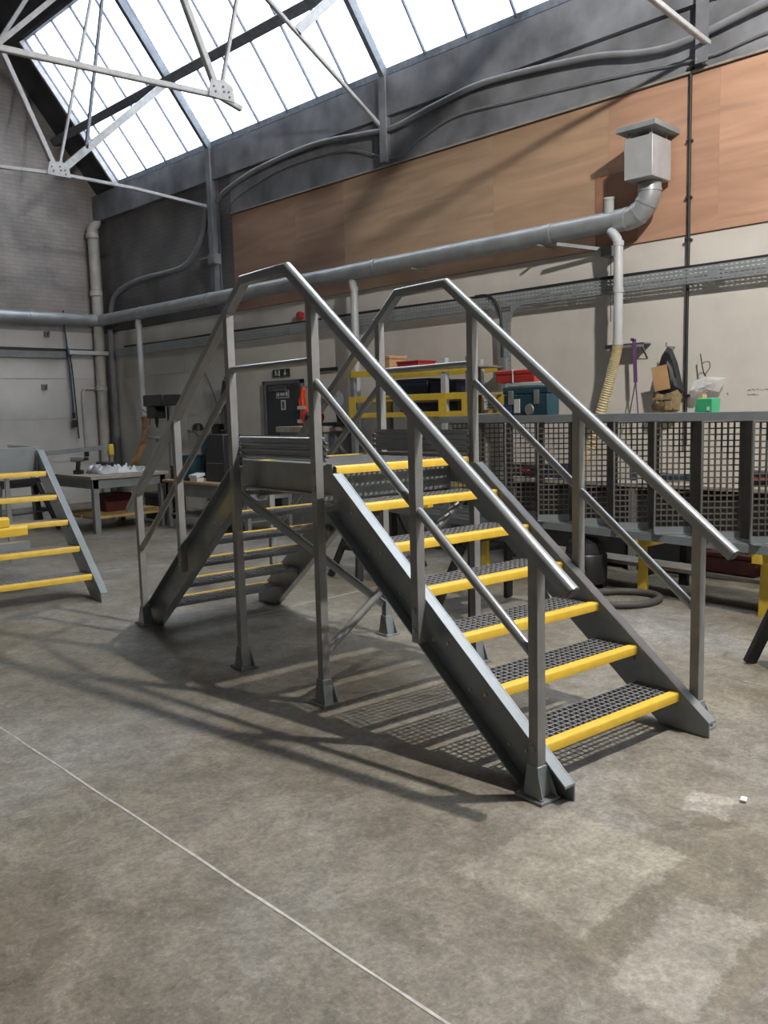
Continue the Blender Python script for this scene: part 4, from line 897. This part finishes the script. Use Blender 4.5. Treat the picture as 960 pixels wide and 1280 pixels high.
MB().box(-0.063, -0.058, -0.055, -0.035, 0.07, 0.10).build('sticker', SIGNW, t); MB().box(-0.03, 0.03, 0.02, 0.055, 0.165, 0.20).build('spout_cap', CARD, t)

# long workbench against the far wall behind the lying flight
t = rthing('wall_workbench', 'long dark workbench against the wall behind the lying flight', 'workbench', 4.78, 0.55, 0)
MB().box(-0.36, 0.40, -3.0, 1.65, 0.83, 0.87).build('worktop', WOODG, t, 0.004); MB().box(-0.30, 0.38, -2.95, 1.6, 0.10, 0.82).build('cupboard_front', BLACK, t, 0.004)
for y in (-2.9, -1.4, 0.1, 1.55): MB().box(-0.35, -0.29, y-0.03, y+0.03, 0, 0.82).build('leg', BENCHG, t)
rnd = random.Random(11)
def small_tool(label, n, s, z, kind):
    if kind == 'case':
        t = rthing('tool_case', label, 'case', n, s, z); MB().box(-0.10, 0.10, -0.17, 0.17, 0, 0.13).build('body', BLACK, t, 0.01); MB().tube([(-0.1, -0.06, 0.07), (-0.13, -0.05, 0.07), (-0.13, 0.05, 0.07), (-0.1, 0.06, 0.07)], 0.010, 8).build('handle', RED, t)
    elif kind == 'grinder':
        t = rthing('angle_grinder', label, 'power tool', n, s, z); MB().tube([(0, -0.14, 0.05), (0, 0.05, 0.05), (0, 0.14, 0.055)], [0.036, 0.032, 0.040], 12).build('body', BLUE, t); MB().lathe([(0.06, 0), (0.06, 0.006), (0.02, 0.012)], (0, 0.17, 0.012)).build('disc', STEEL, t); MB().tube([(0, 0.12, 0.06), (-0.12, 0.12, 0.08)], 0.016, 8).build('side_handle', BLACK, t)
    elif kind == 'can':
        t = rthing('spray_can', label, 'can', n, s, z); MB().lathe([(0.032, 0), (0.033, 0.005), (0.033, 0.17), (0.022, 0.185)], n=16).build('body', NAVY, t); MB().cyl((0, 0, 0.185), 0.018, 0.035, 12).build('cap', RED, t)
    elif kind == 'crate':
        t = rthing('parts_crate', label, 'crate', n, s, z); MB().box(-0.12, 0.12, -0.17, 0.17, 0, 0.012).box(-0.12, -0.11, -0.17, 0.17, 0.012, 0.14).box(0.11, 0.12, -0.17, 0.17, 0.012, 0.14).box(-0.11, 0.11, -0.17, -0.16, 0.012, 0.14).box(-0.11, 0.11, 0.16, 0.17, 0.012, 0.14).build('bin', NAVY, t); MB().tube([(-0.05, -0.1, 0.06), (0.02, 0.1, 0.17)], 0.02, 8).build('rod', STEEL, t)
small_tool('black tool case with red handle on the wall bench, right edge behind the mesh treads', 4.72, -0.52, 0.871, 'case')
small_tool('small power grinder lying on the wall bench behind the mesh treads', 4.66, 0.30, 0.871, 'grinder')
small_tool('dark spray can with red cap standing on the wall bench behind the mesh', 4.70, 0.78, 0.871, 'can')
small_tool('navy parts crate on the wall bench behind the mesh, below the cream hose', 4.70, 1.66, 0.871, 'crate')
small_tool('black tool case with red handle on the wall bench at its left end', 4.72, 2.03, 0.871, 'case')

# yellow rack by the wall
t = rthing('yellow_rack', 'yellow and grey steel storage rack against the wall behind the platform', 'rack', 4.65, 3.4, 0)
Y0, Y1, YM = -0.84, 1.03, -0.48
for x in (-0.32, 0.32):
    for y in (Y0, YM, Y1): MB().box(x-0.03, x+0.03, y-0.035, y+0.035, 0, 2.20 if y != Y1 else 2.12).build('upright', BENCHG if y != YM else PVC, t)
    for (z0, z1) in ((2.045, 2.125), (1.735, 1.810), (1.545, 1.605), (0.62, 0.70)):
        for (a, b) in ((Y0, YM), (YM, Y1)): MB().box(x-0.045 if x < 0 else x+0.03, x-0.03 if x < 0 else x+0.045, a+0.002, b-0.002, z0, z1).build('beam', RACKY, t, 0.003)
    for y in (Y0+0.02, YM, Y1-0.02):
        MB().box(x-0.05, x-0.046, y-0.06, y+0.06, 1.545, 1.81).build('beam_plate', RACKY, t)
for z in (2.10, 1.79, 0.68): MB().box(-0.29, 0.29, Y0, Y1, z-0.012, z+0.004).build('shelf', BENCHG, t)
MB().box(-0.3, 0.34, Y0+.04, Y1-.04, 1.552, 1.57).build('shelf', BENCHG, t)
for (yc, zc, k) in ((0.35, 2.082, 12), (0.30, 1.772, 14), (-0.72, 2.082, 4)):
    m = MB(); y = yc+0.2
    for i in range(k): m.box(-0.3665, -0.3655, y-0.016, y, zc-0.012, zc+0.012); y -= 0.028 if i % 5 else 0.04
    m.build('beam_lettering', INK, t, smooth=False)
def crate(name, label, n, s, z, w, d, h, m):
    t = rthing(name, label, 'box', n, s, z); MB().box(-d/2, d/2, -w/2, w/2, 0, h*0.8).build('body', m, t, 0.008); MB().box(-d/2-0.008, d/2+0.008, -w/2-0.008, w/2+0.008, h*0.8, h).build('lid', m, t, 0.006); return t
crate('storage_box', 'navy storage box on the middle shelf of the yellow rack, left one', 4.66, 3.55, 1.796, 0.50, 0.40, 0.20, NAVY)
crate('storage_box', 'navy storage box on the middle shelf of the yellow rack, right one', 4.66, 3.06, 1.796, 0.40, 0.40, 0.17, NAVY)
crate('cardboard_box', 'brown cardboard box on top of the yellow rack', 4.62, 4.05, 2.106, 0.26, 0.30, 0.19, CARD)
crate('red_case', 'red case on top of the yellow rack beside the cardboard box', 4.62, 3.62, 2.106, 0.36, 0.30, 0.11, RED)
crate('storage_box', 'black box inside the low tier of the yellow rack', 4.64, 3.3, 1.572, 0.9, 0.36, 0.145, BLACK)
crate('steel_locker', 'low grey steel locker standing under the yellow rack', 4.66, 3.4, 0.002, 1.0, 0.40, 0.58, BENCHG)
t = rthing('wall_notice', 'white paper notice with a red heading pinned beside the yellow rack', 'notice', 5.199, 2.93, 1.42)
MB().box(0, 0.006, -0.14, 0.14, 0, 0.42).build('sheet', WHITEP, t); MB().box(-0.0015, 0, -0.11, 0.06, 0.33, 0.37).build('red_heading', RED, t); m = MB()
for i in range(7): m.box(-0.0012, 0, -0.10, 0.11-0.02*(i % 3), 0.28-0.036*i, 0.288-0.036*i)
m.build('printed_lines', INK, t, smooth=False)

# grey cabinet with grinder and chop saw left of the rack
t = rthing('tool_cabinet', 'grey tool cabinet against the wall between the orange vest and yellow rack', 'cabinet', 4.80, 5.74, 0)
MB().box(-0.30, 0.34, -0.52, 0.42, 0.0, 1.36).build('carcass', BENCHG, t, 0.005); MB().box(-0.34, 0.36, -0.56, 0.46, 1.362, 1.44).build('worktop', WOODG, t, 0.004)
for y in (-0.51, -0.04): MB().box(-0.318, -0.302, y, y+0.45, 0.05, 1.30).build('door', BENCHG, t, 0.003)
t = rthing('bench_grinder', 'black bench grinder with red guard on the grey tool cabinet', 'power tool', 4.78, 5.76, 1.441)
MB().box(-0.08, 0.08, -0.10, 0.10, 0, 0.03).build('base', BLACK, t); MB().tube([(0, -0.10, 0.12), (0, 0.10, 0.12)], 0.065, 16).build('motor', BLACK, t)
for sy in (-1, 1): MB().tube([(0, sy*0.115, 0.12), (0, sy*0.15, 0.12)], 0.085, 18).build('wheel_guard', RED, t)
MB().box(-0.03, 0.03, -0.05, 0.05, 0.03, 0.08).build('pedestal', BLACK, t)
t = rthing('chop_saw', 'dark chop saw with raised arm on the grey tool cabinet', 'power tool', 4.78, 5.28, 1.441)
MB().box(-0.14, 0.14, -0.14, 0.14, 0, 0.05).build('base', BLACK, t, 0.004); MB().bar((0.08, 0, 0.05), (-0.06, -0.06, 0.42), 0.06, 0.05).build('arm', BLACK, t); MB().tube([(-0.04, -0.09, 0.36), (-0.04, -0.06, 0.36)], 0.12, 20).build('blade_guard', BENCHG, t); MB().tube([(-0.06, -0.04, 0.42), (-0.10, 0.12, 0.50)], 0.03, 10).build('motor', BLACK, t); MB().tube([(-0.06, -0.06, 0.42), (-0.22, -0.06, 0.45)], 0.015, 8).build('handle', BLACK, t)
t = rthing('wall_rail', 'short black rail fixed to the wall between door and yellow rack', 'rail', 5.19, 5.93, 2.22)
MB().box(-0.03, 0.012, -0.26, 0.26, 0, 0.045).build('rail', BLACK, t); MB().tube([(-0.01, 0.25, 0.0), (-0.01, 0.25, -0.75)], 0.005, 6).build('cord', BLACKR, t)

# bench by the left wall
t = rthing('workbench', 'grey steel workbench with plastic sheeting, left of the stair near the gable', 'workbench', 3.06, 8.50, 0)
BZ = 0.82
MB().box(-0.62, 0.62, -0.68, 0.75, BZ-0.05, BZ).build('worktop', WOODG, t, 0.004); MB().box(-0.58, 0.58, -0.64, 0.70, BZ-0.18, BZ-0.052).build('apron', BENCHG, t)
for x in (-0.53, 0.53):
    for y in (-0.60, 0.66): MB().box(x-0.04, x+0.04, y-0.04, y+0.04, 0, BZ-0.05).build('leg', BENCHG, t)
for y in (-0.56, -0.15, 0.28): MB().box(-0.55, 0.75, y, y+0.36, 0.20, 0.235).build('shelf_board', mat('ochre_board', (0.40, 0.26, 0.09), 0.7, var=0.2), t, 0.003)
t = rthing('cordless_drill', 'black cordless drill standing on its battery on the left workbench', 'drill', 2.62, 8.55, BZ+0.001, R(40))
MB().box(-0.045, 0.045, -0.065, 0.065, 0, 0.06).build('battery', BLACK, t, 0.006); MB().bar((0, 0.01, 0.06), (0, -0.01, 0.19), 0.045, 0.055, (0, 1, 0)).build('grip', BLACK, t, 0.006); MB().tube([(0, 0.10, 0.22), (0, -0.06, 0.22), (0, -0.10, 0.22)], [0.04, 0.042, 0.032], 12).build('motor_housing', BENCHG, t); MB().tube([(0, -0.10, 0.22), (0, -0.16, 0.22)], [0.026, 0.018], 10).build('chuck', BLACK, t)
def sheet(label, n, s, z, w, d, h, seed, m=WHITEP):
    rnd = random.Random(seed); nx, ny = 13, 11; vs_, fs_ = [], []
    for i in range(nx):
        for j in range(ny):
            e = 0.0 if i in (0, nx-1) or j in (0, ny-1) else 1.0
            vs_.append(((i/(nx-1)-0.5)*d+rnd.uniform(-.02, .02), (j/(ny-1)-0.5)*w+rnd.uniform(-.02, .02), 0.006+e*h*rnd.random()**1.7))
    for i in range(nx-1):
        for j in range(ny-1): fs_.append((i*ny+j, i*ny+j+1, (i+1)*ny+j+1, (i+1)*ny+j))
    o = MB().add(vs_, fs_).build('plastic_sheet', m, None); sd = o.modifiers.new('film', 'SOLIDIFY'); sd.thickness = 0.003
    rput(o, n, s, z); return tag(o, label, 'sheet', 'crumpled sheeting on the left workbench')
sheet('crumpled pale plastic sheeting heaped in the middle of the left workbench', 3.05, 8.35, BZ+0.001, 0.62, 0.60, 0.13, 3, mat('sheeting', (0.50, 0.51, 0.53), 0.35, var=0.1))
sheet('pale plastic sheeting spread at the right end of the left workbench', 3.52, 8.45, BZ+0.001, 0.6, 0.24, 0.07, 8, mat('sheeting', (0.5, 0.5, 0.5)))
small_tool('black tool case with red handle behind the sheeting on the left workbench', 3.28, 8.95, BZ+0.001, 'case')
t = rthing('long_level_bar', 'long grey bar with a yellow end standing behind the left workbench', 'bar', 3.0, 9.42, 0)
MB().bar((-0.75, 0, 1.10), (0.56, 0, 1.16), 0.05, 0.07).build('bar', BENCHG, t); MB().box(0.56, 0.64, -0.035, 0.035, 1.04, 1.21).build('yellow_end', RACKY, t); MB().box(-0.72, -0.66, -0.03, 0.03, 0.0, 1.07).build('post', BENCHG, t); MB().box(0.57, 0.63, -0.03, 0.03, 0.0, 1.04).build('post', BENCHG, t)
crate('red_machine_box', 'dark red machine on the shelf under the left workbench', 3.15, 8.60, 0.236, 0.4, 0.42, 0.26, DRED)
crate('black_box', 'black box on the floor just right of the left workbench', 4.15, 8.75, 0.002, 0.5, 0.45, 0.42, BLACK)

# second bench, parallel to the far wall
t = rthing('side_bench', 'pale-topped grey bench with blue bins behind the far flight', 'workbench', 3.95, 6.78, 0)
B2 = 0.70
MB().box(-0.42, 0.40, -1.10, 1.00, B2-0.035, B2).build('worktop', WOODL, t, 0.004); MB().box(-0.39, 0.37, -1.06, 0.96, B2-0.22, B2-0.037).build('apron', BENCHG, t)
for x in (-0.36, 0.34):
    for y in (-1.02, 0.92): MB().box(x-0.03, x+0.03, y-0.03, y+0.03, 0, B2-0.04).build('leg', BENCHG, t)
MB().box(-0.36, 0.34, -1.0, 0.9, 0.18, 0.20).build('lower_shelf', BENCHG, t)
def bin_(label, n, s, z, r, h):
    t = rthing('blue_bin', label, 'bin', n, s, z, 0, 'blue bins on the side bench'); MB().lathe([(r*0.88, 0), (r*0.9, 0.005), (r, h), (r*1.06, h), (r*1.06, h+0.02), (r*0.95, h+0.02), (r*0.9, h*0.9)], n=20).build('body', BLUE, t); MB().tube([(-r*1.02, -0.05, h-0.02), (-r*1.15, 0, h-0.10), (-r*1.02, 0.05, h-0.02)], 0.006, 6).build('handle', BLACK, t)
bin_('short blue bin on the side bench, in front of the taller blue bin', 3.72, 7.24, B2+0.001, 0.15, 0.34)
bin_('taller blue bin on the side bench, left of the black case', 4.16, 7.42, B2+0.001, 0.14, 0.62)
t = rthing('black_machine_case', 'tall black machine case standing on the side bench behind the far flight', 'case', 3.86, 6.62, B2+0.001)
MB().exx([(-0.22, 0), (0.26, 0), (0.20, 0.60), (0.12, 0.66), (-0.20, 0.66)], -0.16, 0.16).build('body', BLACK, t, 0.015); MB().box(-0.166, -0.16, -0.18, 0.20, 0.255, 0.262).build('seam', STEEL, t); MB().tube([(0, -0.12, 0.66), (0, -0.10, 0.71), (0, 0.05, 0.71), (0, 0.07, 0.66)], 0.012, 8).build('handle', BLACK, t)
t = rthing('timber_offcut', 'pale timber offcut leaning on the black machine case', 'timber', 3.88, 6.93, B2+0.001); MB().bar((0, 0.05, 0.01), (0.03, -0.02, 0.55), 0.05, 0.02).build('board', WOODL, t)
t = rthing('paper_bundle', 'small bright white paper bundle on the side bench', 'paper', 3.62, 6.98, B2+0.001); MB().box(-0.06, 0.06, -0.09, 0.09, 0, 0.05).build('sheets', WHITEP, t, 0.004); MB().box(-0.07, 0.07, -0.10, 0.10, 0.05, 0.09).xf(lambda x, y, z: (x, y, z+x*0.2+0.014)).build('top_sheet', WHITEP, t)
crate('dark_toolbox', 'low black toolbox at the left end of the side bench', 3.82, 7.60, B2+0.001, 0.3, 0.3, 0.20, BLACK)
for i, (l, n, s, z, h) in enumerate((('squat dark paint tin on the lower shelf of the side bench', 3.72, 6.55, 0.201, 0.16), ('pale plastic jug on the lower shelf of the side bench', 3.75, 6.85, 0.201, 0.22))):
    t = rthing('paint_container', l, 'container', n, s, z); MB().lathe([(0.08, 0), (0.085, 0.01), (0.085, h*0.8), (0.05, h)], n=16).build('body', BENCHG if i == 0 else WHITEP, t); MB().cyl((0, 0, h), 0.035, 0.02, 12).build('cap', BLACK, t)
# pillar drill
t = rthing('pillar_drill', 'dark pillar drill standing in the corner, left of the far flight', 'drill press', 4.55, 9.30, 0)
MB().box(-0.30, 0.25, -0.22, 0.22, 0, 0.06).build('base', BENCHG, t, 0.008); MB().cyl((0.10, 0, 0.06), 0.045, 1.75, 16).build('column', BENCHG, t)
MB().box(-0.22, 0.16, -0.30, 0.30, 1.80, 1.99).build('belt_cover', BLACK, t, 0.02); MB().box(-0.18, 0.02, -0.02, 0.26, 1.60, 1.80).build('head', BLACK, t, 0.015); MB().cyl((0.05, -0.22, 1.50), 0.09, 0.30, 16).build('motor', BENCHG, t); MB().tube([(-0.08, 0.12, 1.60), (-0.08, 0.12, 1.52), (-0.08, 0.12, 1.44)], [0.035, 0.03, 0.012], 12).build('chuck', BLACK, t)
for k in range(3):
    a = R(120*k+25); MB().tube([(-0.10, 0.28, 1.66), (-0.10+0.17*math.cos(a), 0.31, 1.66+0.17*math.sin(a))], 0.010, 8).build('feed_handle', RED, t)
MB().lathe([(0.16, 0), (0.17, 0.01), (0.17, 0.04), (0.03, 0.045)], (-0.10, 0.10, 1.26)).build('table', BENCHG, t); MB().box(-0.12, 0.12, -0.03, 0.12, 1.20, 1.26).build('table_arm', BENCHG, t)
# small wall shelf with cap
t = rthing('corner_shelf', 'small pale wooden shelf with dark end on the wall above the side bench', 'shelf', 5.18, 8.90, 1.34)
MB().box(-0.22, 0.005, -0.36, 0.36, 0, 0.03).build('board', WOODL, t); MB().box(-0.22, 0.005, -0.38, -0.36, -0.02, 0.14).build('end_panel', BLACK, t); MB().bar((-0.18, 0.2, 0), (0, 0.2, -0.18), 0.02, 0.01).bar((-0.18, -0.2, 0), (0, -0.2, -0.18), 0.02, 0.01).build('bracket', BENCHG, t)
t = rthing('work_cap', 'black peaked cap lying on the small wooden wall shelf', 'cap', 5.06, 9.10, 1.371, R(70))
MB().lathe([(0.10, 0.0), (0.105, 0.03), (0.09, 0.09), (0.05, 0.125), (0.005, 0.13)], n=18).build('crown', BLACK, t); MB().exz([(-0.10, 0.02), (-0.075, 0.13), (0, 0.19), (0.075, 0.13), (0.10, 0.02)], 0.005, 0.018).build('peak', BLACK, t)
t = rthing('instruction_sheet', 'faint printed sheet taped to the white wall boards near the drill', 'notice', 5.188, 8.98, 1.72)
MB().box(0, 0.0045, -0.11, 0.11, 0, 0.34).build('sheet', mat('aged_paper', (0.45, 0.44, 0.42), 0.8), t); m = MB()
for i in range(8): m.box(-0.0012, 0, -0.07+0.01*(i % 3), 0.07, 0.29-0.036*i, 0.297-0.036*i)
m.build('printed_lines', BENCHG, t, smooth=False)
wall_cable('wall_wire', 'thin dark wire running slantwise down the white boards near the hose coil', [(5.17, 9.05, 2.45), (5.17, 8.75, 2.0), (5.17, 8.5, 1.4), (5.17, 8.42, 1.1)], 0.006, BLACKR)
# chip of wood on the floor
o = MB().exz([(-0.022, -0.012), (0.02, -0.014), (0.024, 0.010), (-0.018, 0.014)], 0.0, 0.010).build('wood_chip', WHITEP, None, 0.002); o.location = SR @ Vector((0.51, -2.10, 0.0015)); o.rotation_euler = (0, 0, R(20)); tag(o, 'tiny pale wood chip lying on the floor right of the stair foot', 'offcut')
